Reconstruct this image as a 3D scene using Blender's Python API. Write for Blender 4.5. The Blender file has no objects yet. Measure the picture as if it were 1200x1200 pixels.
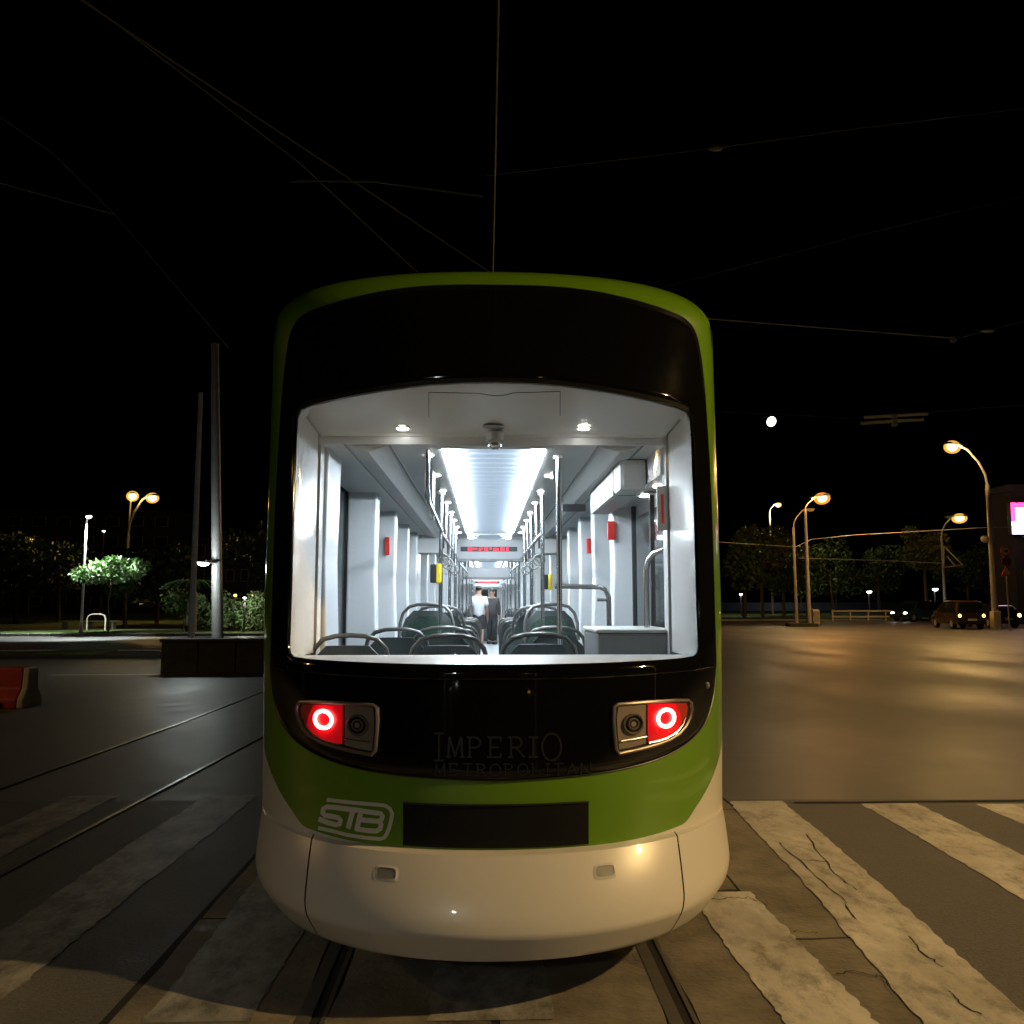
import bpy, bmesh, math, random
from mathutils import Vector, Matrix
random.seed(7)
R = math.radians
sc = bpy.context.scene
col = sc.collection

# ------------------------------------------------------------------ camera
CAM = Vector((-0.044, 0.0, 1.655))
F = 1000.0                       # focal length in photo pixels (1200 px wide)
YAW, PITCH = math.atan(30 / F), math.atan(105 / F)
fwd = Vector((math.sin(YAW) * math.cos(PITCH), math.cos(YAW) * math.cos(PITCH), math.sin(PITCH)))
right = Vector((math.cos(YAW), -math.sin(YAW), 0))
upv = right.cross(fwd)
cd = bpy.data.cameras.new('camera'); cam = bpy.data.objects.new('camera', cd); col.objects.link(cam)
cd.sensor_width = 36; cd.lens = 36 * F / 1200; cd.clip_start = 0.05; cd.clip_end = 5000
m3 = Matrix((right, upv, -fwd)).transposed()
cam.matrix_world = Matrix.Translation(CAM) @ m3.to_4x4()
sc.camera = cam

# ------------------------------------------------------------------ night sky, moonlight, exposure
MOON_AZ, MOON_EL = 0.334, 0.207
w = bpy.data.worlds.new('World'); sc.world = w; w.use_nodes = True
nt = w.node_tree
bg = nt.nodes['Background']
sky = nt.nodes.new('ShaderNodeTexSky'); sky.sky_type = 'NISHITA'; sky.sun_disc = False
sky.sun_elevation = R(-7); sky.sun_rotation = R(160)
nt.links.new(sky.outputs['Color'], bg.inputs['Color']); bg.inputs['Strength'].default_value = 0.05
sd = bpy.data.lights.new('moonlight', 'SUN'); sd.energy = 0.004; sd.angle = R(0.5); sd.color = (0.8, 0.88, 1.0)
so = bpy.data.objects.new('moonlight', sd); col.objects.link(so)
so.rotation_euler = (-Vector((math.sin(MOON_AZ) * math.cos(MOON_EL), math.cos(MOON_AZ) * math.cos(MOON_EL), math.sin(MOON_EL)))).to_track_quat('-Z', 'Y').to_euler()
vs = sc.view_settings
vs.view_transform = 'Standard'; vs.look = 'None'; vs.exposure = 0.0; vs.gamma = 1.0; vs.use_curve_mapping = False
sc.render.engine = 'CYCLES'
cy = sc.cycles
cy.use_denoising = True; cy.max_bounces = 8; cy.diffuse_bounces = 5; cy.glossy_bounces = 4
cy.transparent_max_bounces = 16; cy.caustics_reflective = False; cy.caustics_refractive = False
cy.sample_clamp_indirect = 4.0; cy.use_light_tree = True

# ------------------------------------------------------------------ pixel helpers (photo pixels -> directions)
def ray(px, py):
    return (fwd + right * ((px - 600) / F) + upv * ((600 - py) / F))
def proj(p):
    d = Vector(p) - CAM; zc = d.dot(fwd)
    return 600 + F * d.dot(right) / zc, 600 - F * d.dot(upv) / zc
def at(px, py, Y):
    r = ray(px, py); return CAM + r * (Y / r.y)
def ground(px, py, z=0.0):
    r = ray(px, py); return CAM + r * ((z - CAM.z) / r.z)

# ------------------------------------------------------------------ materials
def mat(name, color, rough=0.5, metal=0.0, emit=None, estr=0.0, var=0.0, vscale=8.0, bump=0.0, bscale=60.0, spec=0.5, rvar=0.0, coat=0.0, trans=0.0):
    m = bpy.data.materials.new(name); m.use_nodes = True
    n = m.node_tree; b = n.nodes['Principled BSDF']
    c = (*color, 1) if len(color) == 3 else color
    b.inputs['Base Color'].default_value = c
    b.inputs['Roughness'].default_value = rough; b.inputs['Metallic'].default_value = metal
    b.inputs['Specular IOR Level'].default_value = spec
    b.inputs['Coat Weight'].default_value = coat; b.inputs['Coat Roughness'].default_value = 0.04
    if trans: b.inputs['Subsurface Weight'].default_value = trans
    if emit:
        b.inputs['Emission Color'].default_value = (*emit, 1); b.inputs['Emission Strength'].default_value = estr
    if var or bump or rvar:
        tc = n.nodes.new('ShaderNodeTexCoord')
        ns = n.nodes.new('ShaderNodeTexNoise'); ns.inputs['Scale'].default_value = vscale; ns.inputs['Detail'].default_value = 6; ns.inputs['Roughness'].default_value = 0.65
        n.links.new(tc.outputs['Object'], ns.inputs['Vector'])
        if var:
            rp = n.nodes.new('ShaderNodeValToRGB')
            rp.color_ramp.elements[0].position = 0.3; rp.color_ramp.elements[1].position = 0.7
            rp.color_ramp.elements[0].color = (*[max(0, v * (1 - var)) for v in c[:3]], 1)
            rp.color_ramp.elements[1].color = (*[min(1, v * (1 + var)) for v in c[:3]], 1)
            n.links.new(ns.outputs['Fac'], rp.inputs['Fac']); n.links.new(rp.outputs['Color'], b.inputs['Base Color'])
        if rvar:
            mr = n.nodes.new('ShaderNodeMapRange'); mr.inputs['From Min'].default_value = 0.3; mr.inputs['From Max'].default_value = 0.7
            mr.inputs['To Min'].default_value = max(0.02, rough - rvar); mr.inputs['To Max'].default_value = min(1, rough + rvar)
            n.links.new(ns.outputs['Fac'], mr.inputs['Value']); n.links.new(mr.outputs['Result'], b.inputs['Roughness'])
        if bump:
            n2 = n.nodes.new('ShaderNodeTexNoise'); n2.inputs['Scale'].default_value = bscale; n2.inputs['Detail'].default_value = 4
            n.links.new(tc.outputs['Object'], n2.inputs['Vector'])
            bp = n.nodes.new('ShaderNodeBump'); bp.inputs['Strength'].default_value = bump; bp.inputs['Distance'].default_value = 0.01
            n.links.new(n2.outputs['Fac'], bp.inputs['Height']); n.links.new(bp.outputs['Normal'], b.inputs['Normal'])
    return m

def glass_mat(name, tint=(0.9, 0.93, 0.92), refl=0.06, rough=0.02):
    m = bpy.data.materials.new(name); m.use_nodes = True
    n = m.node_tree; n.nodes.remove(n.nodes['Principled BSDF']); out = n.nodes['Material Output']
    tr = n.nodes.new('ShaderNodeBsdfTransparent'); tr.inputs['Color'].default_value = (*tint, 1)
    gl = n.nodes.new('ShaderNodeBsdfGlossy'); gl.inputs['Roughness'].default_value = rough
    fc = n.nodes.new('ShaderNodeLayerWeight'); fc.inputs['Blend'].default_value = 0.5      # Schlick's formula, the same from both sides
    pw = n.nodes.new('ShaderNodeMath'); pw.operation = 'POWER'; pw.inputs[1].default_value = 5; n.links.new(fc.outputs['Facing'], pw.inputs[0])
    lw = n.nodes.new('ShaderNodeMath'); lw.operation = 'MULTIPLY_ADD'; lw.inputs[1].default_value = 1 - refl; lw.inputs[2].default_value = refl; n.links.new(pw.outputs[0], lw.inputs[0])
    mx = n.nodes.new('ShaderNodeMixShader')
    n.links.new(lw.outputs[0], mx.inputs['Fac']); n.links.new(tr.outputs[0], mx.inputs[1]); n.links.new(gl.outputs[0], mx.inputs[2])
    n.links.new(mx.outputs[0], out.inputs['Surface'])
    return m

def asphalt_mat(name, base, rough, rvar, patch=0.35, bump=0.35, tint=(1.0, 0.97, 0.93)):
    m = bpy.data.materials.new(name); m.use_nodes = True
    n = m.node_tree; b = n.nodes['Principled BSDF']; tc = n.nodes.new('ShaderNodeTexCoord')
    def noise(scale, detail=5, dist=0.0, stretch=None):
        t = n.nodes.new('ShaderNodeTexNoise'); t.inputs['Scale'].default_value = scale; t.inputs['Detail'].default_value = detail; t.inputs['Distortion'].default_value = dist
        if stretch:
            mp = n.nodes.new('ShaderNodeMapping'); mp.inputs['Scale'].default_value = stretch
            n.links.new(tc.outputs['Object'], mp.inputs['Vector']); n.links.new(mp.outputs['Vector'], t.inputs['Vector'])
        else: n.links.new(tc.outputs['Object'], t.inputs['Vector'])
        return t
    big = noise(0.35, 4, 0.6, (1, 0.35, 1)); mid = noise(2.2, 6, 0.3); fine = noise(75, 4)
    def mth(op, a, b_):
        k = n.nodes.new('ShaderNodeMath'); k.operation = op
        for i, v in enumerate((a, b_)):
            if isinstance(v, (int, float)): k.inputs[i].default_value = v
            else: n.links.new(v, k.inputs[i])
        return k.outputs[0]
    v = mth('ADD', mth('MULTIPLY', big.outputs['Fac'], 0.4), mth('ADD', mth('MULTIPLY', mid.outputs['Fac'], 0.25), mth('MULTIPLY', fine.outputs['Fac'], 0.35)))
    rp = n.nodes.new('ShaderNodeValToRGB'); rp.color_ramp.elements[0].position = 0.35; rp.color_ramp.elements[1].position = 0.65
    rp.color_ramp.elements[0].color = (*[base * (1 - patch) * t for t in tint], 1); rp.color_ramp.elements[1].color = (*[base * (1 + patch) * t for t in tint], 1)
    n.links.new(v, rp.inputs['Fac']); n.links.new(rp.outputs['Color'], b.inputs['Base Color'])
    mr = n.nodes.new('ShaderNodeMapRange'); mr.inputs['From Min'].default_value = 0.38; mr.inputs['From Max'].default_value = 0.62
    mr.inputs['To Min'].default_value = rough - rvar; mr.inputs['To Max'].default_value = rough + rvar
    n.links.new(mth('ADD', mth('MULTIPLY', big.outputs['Fac'], 0.7), mth('MULTIPLY', mid.outputs['Fac'], 0.3)), mr.inputs['Value']); n.links.new(mr.outputs['Result'], b.inputs['Roughness'])
    bp = n.nodes.new('ShaderNodeBump'); bp.inputs['Strength'].default_value = bump; bp.inputs['Distance'].default_value = 0.006
    n.links.new(fine.outputs['Fac'], bp.inputs['Height']); n.links.new(bp.outputs['Normal'], b.inputs['Normal'])
    return m

def paint_mat(name, paint, under, wear=0.5, scale=5.0):
    """road paint worn through to what lies beneath"""
    m = bpy.data.materials.new(name); m.use_nodes = True
    n = m.node_tree; b = n.nodes['Principled BSDF']; tc = n.nodes.new('ShaderNodeTexCoord')
    mp = n.nodes.new('ShaderNodeMapping'); mp.inputs['Scale'].default_value = (1, .55, 1); n.links.new(tc.outputs['Object'], mp.inputs['Vector'])
    a = n.nodes.new('ShaderNodeTexNoise'); a.inputs['Scale'].default_value = scale; a.inputs['Detail'].default_value = 12; a.inputs['Roughness'].default_value = 0.82
    d = n.nodes.new('ShaderNodeTexNoise'); d.inputs['Scale'].default_value = 2.3; d.inputs['Detail'].default_value = 8; d.inputs['Roughness'].default_value = 0.7
    n.links.new(mp.outputs['Vector'], a.inputs['Vector']); n.links.new(mp.outputs['Vector'], d.inputs['Vector'])
    rp = n.nodes.new('ShaderNodeValToRGB'); rp.color_ramp.elements[0].position = wear - 0.10; rp.color_ramp.elements[1].position = wear + 0.10
    rp.color_ramp.elements[0].color = (*under, 1); rp.color_ramp.elements[1].color = (*paint, 1)
    n.links.new(a.outputs['Fac'], rp.inputs['Fac'])
    mx = n.nodes.new('ShaderNodeMix'); mx.data_type = 'RGBA'; mx.blend_type = 'MULTIPLY'; mx.inputs['Factor'].default_value = 0.8
    n.links.new(rp.outputs['Color'], mx.inputs['A'])
    r2 = n.nodes.new('ShaderNodeValToRGB'); r2.color_ramp.elements[0].position = 0.3; r2.color_ramp.elements[1].position = 0.65
    r2.color_ramp.elements[0].color = (0.30, 0.27, 0.22, 1); r2.color_ramp.elements[1].color = (1, 1, 1, 1)
    n.links.new(d.outputs['Fac'], r2.inputs['Fac']); n.links.new(r2.outputs['Color'], mx.inputs['B'])
    n.links.new(mx.outputs['Result'], b.inputs['Base Color']); b.inputs['Roughness'].default_value = 0.55
    bp = n.nodes.new('ShaderNodeBump'); bp.inputs['Strength'].default_value = 0.4; bp.inputs['Distance'].default_value = 0.006
    n.links.new(a.outputs['Fac'], bp.inputs['Height']); n.links.new(bp.outputs['Normal'], b.inputs['Normal'])
    return m

M = {}
M['road'] = asphalt_mat('road_asphalt', 0.11, 0.54, 0.09)
M['road_new'] = asphalt_mat('crossing_asphalt', 0.10, 0.62, 0.10, 0.5, 0.6)
M['slab'] = mat('concrete_slab', (0.17, 0.15, 0.115), 0.7, var=0.6, vscale=2.4, bump=0.6, bscale=40, rvar=.15)
M['crack'] = mat('crack_dirt', (0.03, 0.027, 0.022), 0.9)
M['joint'] = mat('joint_tar', (0.012, 0.011, 0.01), 0.8)
M['paint'] = paint_mat('worn_road_paint', (0.62, 0.60, 0.54), (0.12, 0.11, 0.09), 0.41)
M['paint_old'] = paint_mat('faded_road_paint', (0.40, 0.40, 0.38), (0.09, 0.085, 0.08), 0.47)
M['steel'] = mat('rail_steel', (0.16, 0.15, 0.14), 0.38, 0.5, rvar=0.12, vscale=20)
M['kerb'] = mat('kerb_stone', (0.30, 0.29, 0.27), 0.8, var=0.3, vscale=5, bump=0.3)
M['grass'] = mat('lawn_grass', (0.06, 0.10, 0.022), 0.9, var=0.5, vscale=1.5, bump=0.8, bscale=30)
M['concrete'] = mat('planter_concrete', (0.055, 0.055, 0.05), 0.85, var=0.4, vscale=4, bump=0.4)
M['green'] = mat('green_paint', (0.125, 0.27, 0.008), 0.28, coat=0.7)
M['white'] = mat('white_paint', (0.66, 0.64, 0.60), 0.32, coat=0.35, var=0.03, vscale=1.2)
M['white_seam'] = mat('seam_rubber', (0.02, 0.02, 0.02), 0.7)
M['black'] = mat('black_glazing', (0.004, 0.004, 0.004), 0.06, rvar=0.03, vscale=2.5, spec=0.6)
M['trim'] = mat('black_trim', (0.012, 0.012, 0.012), 0.35)
M['plate'] = mat('cover_plate', (0.006, 0.006, 0.006), 0.55, spec=0.25)
M['inner'] = mat('interior_panel', (0.82, 0.83, 0.83), 0.32, var=0.04, vscale=2)
M['inner_dome'] = mat('interior_dome', (0.82, 0.82, 0.80), 0.22, var=0.03, vscale=2)
M['pillar'] = mat('interior_pillar', (0.78, 0.81, 0.84), 0.3)
M['beam'] = mat('beam_grey', (0.42, 0.43, 0.45), 0.45)
M['floor'] = mat('interior_floor', (0.42, 0.44, 0.44), 0.5, var=0.2, vscale=30)
M['greybox'] = mat('cabinet_grey', (0.22, 0.225, 0.22), 0.4, var=0.1)
M['chrome'] = mat('grab_steel', (0.72, 0.73, 0.75), 0.22, 1.0)
M['loop'] = mat('grab_loop_grey', (0.16, 0.16, 0.15), 0.35, 0.6)
M['seat'] = mat('seat_shell', (0.045, 0.055, 0.055), 0.5)
M['fabric'] = mat('seat_fabric', (0.022, 0.045, 0.032), 0.9, var=0.4, vscale=60)
M['dark'] = mat('dark_plastic', (0.012, 0.012, 0.013), 0.5)
M['rubber'] = mat('rubber', (0.014, 0.014, 0.014), 0.7)
M['yellow'] = mat('validator_yellow', (0.75, 0.55, 0.02), 0.45)
M['redplastic'] = mat('red_plastic', (0.62, 0.03, 0.025), 0.45)
M['whiteplastic'] = mat('white_plastic', (0.78, 0.78, 0.76), 0.4)
M['sideglass'] = mat('side_glass', (0.035, 0.042, 0.042), 0.06, spec=0.7)
M['glass'] = glass_mat('window_glass', (0.90, 0.92, 0.91))
M['lens'] = glass_mat('lamp_cover', (0.93, 0.92, 0.92))
M['led'] = mat('ceiling_led', (0.9, 0.9, 0.9), 0.4, emit=(0.80, 0.90, 1.0), estr=62.0)
M['ledrib'] = mat('ceiling_diffuser', (0.30, 0.33, 0.38), 0.5, emit=(0.60, 0.78, 1.0), estr=0.42)
M['spot'] = mat('downlight', (1, 1, 1), 0.4, emit=(1.0, 0.98, 0.92), estr=28.0)
M['ledred'] = mat('led_text', (0.3, 0.01, 0.02), 0.5, emit=(1.0, 0.03, 0.07), estr=1.3)
M['tail_red'] = mat('tail_lens_red', (0.85, 0.01, 0.02), 0.25, emit=(1.0, 0.004, 0.016), estr=0.28)
M['tail_edge'] = mat('tail_lens_edge', (0.6, 0.05, 0.03), 0.2)
M['tail_ring'] = mat('tail_ring', (1, 0.7, 0.6), 0.4, emit=(1.0, 0.36, 0.30), estr=9.0)
M['tail_base'] = mat('tail_housing', (0.42, 0.36, 0.30), 0.3, 0.3)
M['bezel'] = mat('tail_bezel', (0.20, 0.17, 0.15), 0.35, 0.3)
M['letter'] = mat('dark_chrome_letters', (0.02, 0.02, 0.02), 0.32, 0.3)
M['logo'] = mat('logo_white', (0.72, 0.72, 0.66), 0.5)
M['galv'] = mat('galvanised_steel', (0.42, 0.42, 0.42), 0.42, 0.35, var=0.15, vscale=6)
M['poleconc'] = mat('pole_concrete', (0.42, 0.40, 0.37), 0.8, var=0.2, vscale=4)
M['darkpole'] = mat('painted_dark_pole', (0.10, 0.10, 0.10), 0.5)
M['lamphead'] = mat('lamp_head_grey', (0.22, 0.22, 0.22), 0.5)
M['sodium'] = mat('sodium_lens', (1, 0.8, 0.5), 0.4, emit=(1.0, 0.56, 0.14), estr=16.0)
M['sodium_or'] = mat('sodium_lens_orange', (1, 0.7, 0.4), 0.4, emit=(1.0, 0.42, 0.10), estr=16.0)
M['whitelamp'] = mat('white_lens', (1, 1, 1), 0.4, emit=(0.92, 1.0, 0.96), estr=14.0)
def halo_mat(name, c, e):
    m = bpy.data.materials.new(name); m.use_nodes = True; n = m.node_tree; n.nodes.remove(n.nodes['Principled BSDF'])
    em = n.nodes.new('ShaderNodeEmission'); em.inputs['Color'].default_value = (*c, 1); em.inputs['Strength'].default_value = e
    tr = n.nodes.new('ShaderNodeBsdfTransparent'); ad = n.nodes.new('ShaderNodeAddShader')
    n.links.new(em.outputs[0], ad.inputs[0]); n.links.new(tr.outputs[0], ad.inputs[1]); n.links.new(ad.outputs[0], n.nodes['Material Output'].inputs['Surface']); return m
M['sodium_bowl'] = halo_mat('sodium_bowl', (1.0, 0.50, 0.07), 0.55); M['sodium_or_bowl'] = halo_mat('sodium_halo_orange', (1.0, 0.30, 0.04), 0.6)  # clear glowing shells that imitate the orange halo round a bulb
M['wire'] = mat('copper_wire', (0.36, 0.26, 0.22), 0.5, 0.3)
M['cable'] = mat('grey_cable', (0.16, 0.15, 0.14), 0.6)
M['bark'] = mat('bark', (0.09, 0.07, 0.05), 0.9, var=0.4, vscale=8, bump=0.6)
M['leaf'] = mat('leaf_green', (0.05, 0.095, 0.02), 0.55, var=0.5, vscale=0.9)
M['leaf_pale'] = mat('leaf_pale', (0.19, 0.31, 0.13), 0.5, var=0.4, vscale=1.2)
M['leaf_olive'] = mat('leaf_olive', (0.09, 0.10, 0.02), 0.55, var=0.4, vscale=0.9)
M['barrier_red'] = mat('barrier_red', (0.42, 0.03, 0.02), 0.5, var=0.25, vscale=5)
M['barrier_white'] = mat('barrier_white', (0.62, 0.55, 0.42), 0.55, var=0.2, vscale=5)
M['facade'] = mat('facade_dark', (0.035, 0.035, 0.037), 0.9, var=0.2, vscale=0.5)
M['pane'] = mat('dark_pane', (0.02, 0.022, 0.025), 0.1)
M['litpane'] = mat('lit_pane', (0.6, 0.5, 0.3), 0.4, emit=(1.0, 0.75, 0.4), estr=0.5)
M['neonpink'] = mat('neon_pink', (1, 0.1, 0.3), 0.4, emit=(1.0, 0.06, 0.32), estr=3.2)
M['signwhite'] = mat('sign_lit_white', (1, 1, 1), 0.4, emit=(0.92, 0.95, 1.0), estr=2.6)
M['headlight'] = mat('car_headlight', (1, 1, 1), 0.3, emit=(1.0, 0.93, 0.78), estr=25)
M['carlamp'] = mat('car_rear_lamp', (1, 0.5, 0.1), 0.3, emit=(1.0, 0.48, 0.10), estr=7)
M['carblue'] = mat('car_dark_blue', (0.02, 0.04, 0.05), 0.25, coat=0.6)
M['cardark'] = mat('car_dark_brown', (0.05, 0.03, 0.02), 0.25, coat=0.6)
M['carblack'] = mat('car_black', (0.012, 0.012, 0.012), 0.25, coat=0.6)
M['carglass'] = mat('car_glass', (0.01, 0.012, 0.013), 0.05)
M['signred'] = mat('sign_red', (0.55, 0.03, 0.03), 0.4)
M['signblue'] = mat('sign_blue', (0.03, 0.07, 0.35), 0.4)
M['skin'] = mat('skin', (0.45, 0.27, 0.19), 0.5)
M['hair'] = mat('dark_hair', (0.02, 0.015, 0.012), 0.6)
M['shirt'] = mat('white_cotton', (0.66, 0.68, 0.74), 0.9)
M['shorts'] = mat('dark_shorts', (0.03, 0.03, 0.032), 0.9)
M['jacket'] = mat('dark_jacket', (0.05, 0.048, 0.05), 0.85)
M['moon'] = mat('moon_rock', (0.5, 0.5, 0.48), 1.0, emit=(1.0, 0.98, 0.9), estr=3.0)

# ------------------------------------------------------------------ mesh helpers
class MB:
    def __init__(s): s.v = []; s.f = []
    def add(s, vs_, fs):
        o = len(s.v); s.v += [tuple(p) for p in vs_]; s.f += [tuple(i + o for i in f) for f in fs]; return s
    def box(s, x0, x1, y0, y1, z0, z1, bev=0.0):
        if bev > 0:
            b = min(bev, abs(x1 - x0) / 2.01, abs(y1 - y0) / 2.01, abs(z1 - z0) / 2.01)
            bm = bmesh.new(); bmesh.ops.create_cube(bm, size=1)
            for q in bm.verts: q.co = Vector(((x0 + x1) / 2 + q.co.x * (x1 - x0), (y0 + y1) / 2 + q.co.y * (y1 - y0), (z0 + z1) / 2 + q.co.z * (z1 - z0)))
            bmesh.ops.bevel(bm, geom=bm.edges[:], offset=b, segments=2, profile=0.6, affect='EDGES')
            bm.verts.index_update()
            s.add([q.co.copy() for q in bm.verts], [[q.index for q in f.verts] for f in bm.faces]); bm.free(); return s
        return s.add([(x0, y0, z0), (x1, y0, z0), (x1, y1, z0), (x0, y1, z0), (x0, y0, z1), (x1, y0, z1), (x1, y1, z1), (x0, y1, z1)],
                     [(0, 3, 2, 1), (4, 5, 6, 7), (0, 1, 5, 4), (1, 2, 6, 5), (2, 3, 7, 6), (3, 0, 4, 7)])
    def tube(s, pts, r, seg=8, cap=True):
        pts = [Vector(p) for p in pts]; rs = r if isinstance(r, (list, tuple)) else [r] * len(pts)
        prev = None; rings = []
        for i, p in enumerate(pts):
            d = (pts[min(i + 1, len(pts) - 1)] - pts[max(i - 1, 0)]).normalized()
            if prev is None:
                a = Vector((0, 0, 1)) if abs(d.z) < 0.9 else Vector((1, 0, 0)); u = d.cross(a).normalized()
            else: u = (prev - d * prev.dot(d)).normalized()
            prev = u; v = d.cross(u)
            rings.append([p + (u * math.cos(2 * math.pi * k / seg) + v * math.sin(2 * math.pi * k / seg)) * rs[i] for k in range(seg)])
        vs_ = [q for rg in rings for q in rg]; fs = []
        for i in range(len(pts) - 1):
            for k in range(seg):
                a, b = i * seg + k, i * seg + (k + 1) % seg; fs.append((a, b, b + seg, a + seg))
        if cap: fs.append(tuple(range(seg - 1, -1, -1))); fs.append(tuple((len(pts) - 1) * seg + k for k in range(seg)))
        return s.add(vs_, fs)
    def lathe(s, prof, c, seg=20, axis='Z'):
        vs_ = []; fs = []
        for (r, h) in prof:
            for k in range(seg):
                a = 2 * math.pi * k / seg; u, v = r * math.cos(a), r * math.sin(a)
                p = (u, v, h) if axis == 'Z' else ((u, h, v) if axis == 'Y' else (h, u, v))
                vs_.append((c[0] + p[0], c[1] + p[1], c[2] + p[2]))
        for i in range(len(prof) - 1):
            for k in range(seg):
                a, b = i * seg + k, i * seg + (k + 1) % seg; fs.append((a, b, b + seg, a + seg))
        fs.append(tuple(range(seg - 1, -1, -1))); fs.append(tuple((len(prof) - 1) * seg + k for k in range(seg)))
        return s.add(vs_, fs)
    def ell(s, c, rx, ry, rz, seg=14, rings=8):
        vs_ = []; fs = []
        for i in range(rings + 1):
            t = math.pi * i / rings
            for k in range(seg):
                a = 2 * math.pi * k / seg
                vs_.append((c[0] + rx * math.sin(t) * math.cos(a), c[1] + ry * math.sin(t) * math.sin(a), c[2] + rz * math.cos(t)))
        for i in range(rings):
            for k in range(seg):
                a, b = i * seg + k, i * seg + (k + 1) % seg; fs.append((a, a + seg, b + seg, b))
        return s.add(vs_, fs)
    def prism(s, poly, x0, x1):           # polygon of (y,z) extruded along x
        n_ = len(poly)
        return s.add([(x0, a, b) for a, b in poly] + [(x1, a, b) for a, b in poly],
                     [tuple(range(n_)), tuple(range(2 * n_ - 1, n_ - 1, -1))] + [(i, i + n_, (i + 1) % n_ + n_, (i + 1) % n_) for i in range(n_)])
    def sheet(s, pts): return s.add(pts, [tuple(range(len(pts)))])
    def build(s, name, m, parent=None, smooth=False, bevel=0.0, auto=True):
        me = bpy.data.meshes.new(name); me.from_pydata(s.v, [], s.f); me.update()
        if smooth:
            bm = bmesh.new(); bm.from_mesh(me); bmesh.ops.remove_doubles(bm, verts=bm.verts, dist=1e-5)
            bmesh.ops.recalc_face_normals(bm, faces=bm.faces)
            if name in ('end_shell', 'flank_panel', 'black_mask', 'end_window', 'bumper', 'bumper_corner', 'roof'):      # open shells: outside faces outwards
                if sum(f.calc_area() * f.normal.dot(f.calc_center_median() - Vector((0, 6, 1.5))) for f in bm.faces) < 0: bmesh.ops.reverse_faces(bm, faces=bm.faces)
            bm.to_mesh(me); bm.free()
            for p in me.polygons: p.use_smooth = True
            if auto: me.set_sharp_from_angle(angle=R(40))
        me.materials.append(M[m] if isinstance(m, str) else m)
        o = bpy.data.objects.new(name, me); col.objects.link(o)
        if parent: o.parent = parent; o.matrix_parent_inverse = parent.matrix_world.inverted() if False else Matrix.Identity(4)
        return o

def tag(o, label=None, cat=None, group=None, kind=None):
    if label: o['label'] = label
    if cat: o['category'] = cat
    if group: o['group'] = group
    if kind: o['kind'] = kind
    return o
def empty(name, loc=(0, 0, 0), rz=0.0):
    o = bpy.data.objects.new(name, None); col.objects.link(o); o.location = loc; o.rotation_euler = (0, 0, rz); o.empty_display_size = 0.2
    return o
def copy_tree(o, parent=None):
    c = o.copy(); col.objects.link(c); c.parent = parent
    for ch in list(o.children): copy_tree(ch, c)
    return c
def lamp_light(name, loc, power, color, parent=None, radius=0.15, spot=None):
    l = bpy.data.lights.new(name, 'SPOT' if spot else 'POINT'); l.energy = power; l.color = color; l.shadow_soft_size = radius
    if spot: l.spot_size = R(spot); l.spot_blend = 0.35
    o = bpy.data.objects.new(name, l); col.objects.link(o); o.location = loc
    if parent: o.parent = parent
    return o

# ------------------------------------------------------------------ ground, road, crossing, track
tag(MB().sheet([(-1500, -1500, 0), (1500, -1500, 0), (1500, 1500, 0), (-1500, 1500, 0)]).build('road', 'road'), kind='structure')
tag(MB().sheet([(-9, -3, 0.004), (14, -3, 0.004), (14, 7.05, 0.004), (-9, 7.55, 0.004)]).build('crossing_pavement', 'road_new'), kind='structure')
# concrete paving slabs beside and between the rails
paving = tag(empty('track_paving'), kind='structure')
def wobble(a, b, n_, amp):
    return [(a[0] + (b[0] - a[0]) * i / n_ + random.uniform(-amp, amp), a[1] + (b[1] - a[1]) * i / n_ + random.uniform(-amp, amp)) for i in range(n_)]
MB().sheet([(-1.56, -3, 0.0055), (1.97, -3, 0.0055), (1.97, 40, 0.0055), (-1.56, 40, 0.0055)]).build('joint_filler', 'joint', paving)
def slab(x0, x1, y0, y1, amp=0.012):
    pts = wobble((x0, y0), (x1, y0), 4, amp) + wobble((x1, y0), (x1, y1), 8, amp) + wobble((x1, y1), (x0, y1), 4, amp) + wobble((x0, y1), (x0, y0), 8, amp)
    n_ = len(pts); h = 0.0085 + random.uniform(-0.0008, 0.0008); tx = random.uniform(-.001, .001)
    mb = MB().add([(x, y, h + tx * (x - x0)) for x, y in pts] + [(x, y, 0.001) for x, y in pts], [tuple(range(n_))] + [(i, i + n_, (i + 1) % n_ + n_, (i + 1) % n_) for i in range(n_)])
    return mb.build('slab', 'slab', paving)
for (xa, xb, ph, ln) in ((0.80, 1.40, 5.05, 2.2), (1.425, 1.94, 4.35, 2.6), (-0.668, -0.01, 4.5, 2.4), (0.01, 0.674, 4.9, 2.4), (-1.52, -0.796, 4.7, 2.3)):
    y = ph - ln * 3
    while y < (12 if xa > 0 else 9):
        slab(xa, xb, y + 0.012, y + ln - 0.012); y += ln
# rails of the track under the tram and of the neighbouring track
track = tag(empty('tram_track'), kind='structure')
def rail(pts, name='rail', prof=((-0.036, 0.020, 0, 0.0115), (0.062, 0.082, 0, 0.011))):
    mb = MB()
    for i in range(len(pts) - 1):
        (x0, y0), (x1, y1) = pts[i], pts[i + 1]
        for a, b, z0, z1 in prof:
            mb.add([(x0 + a, y0, z0), (x0 + b, y0, z0), (x1 + b, y1, z0), (x1 + a, y1, z0), (x0 + a, y0, z1), (x0 + b, y0, z1), (x1 + b, y1, z1), (x1 + a, y1, z1)],
                   [(0, 3, 2, 1), (4, 5, 6, 7), (0, 1, 5, 4), (1, 2, 6, 5), (2, 3, 7, 6), (3, 0, 4, 7)])
    return mb.build(name, 'steel', track)
rail([(0.715, -4), (0.715, 60)]); rail([(-0.755, -4), (-0.755, 60)])
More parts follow.
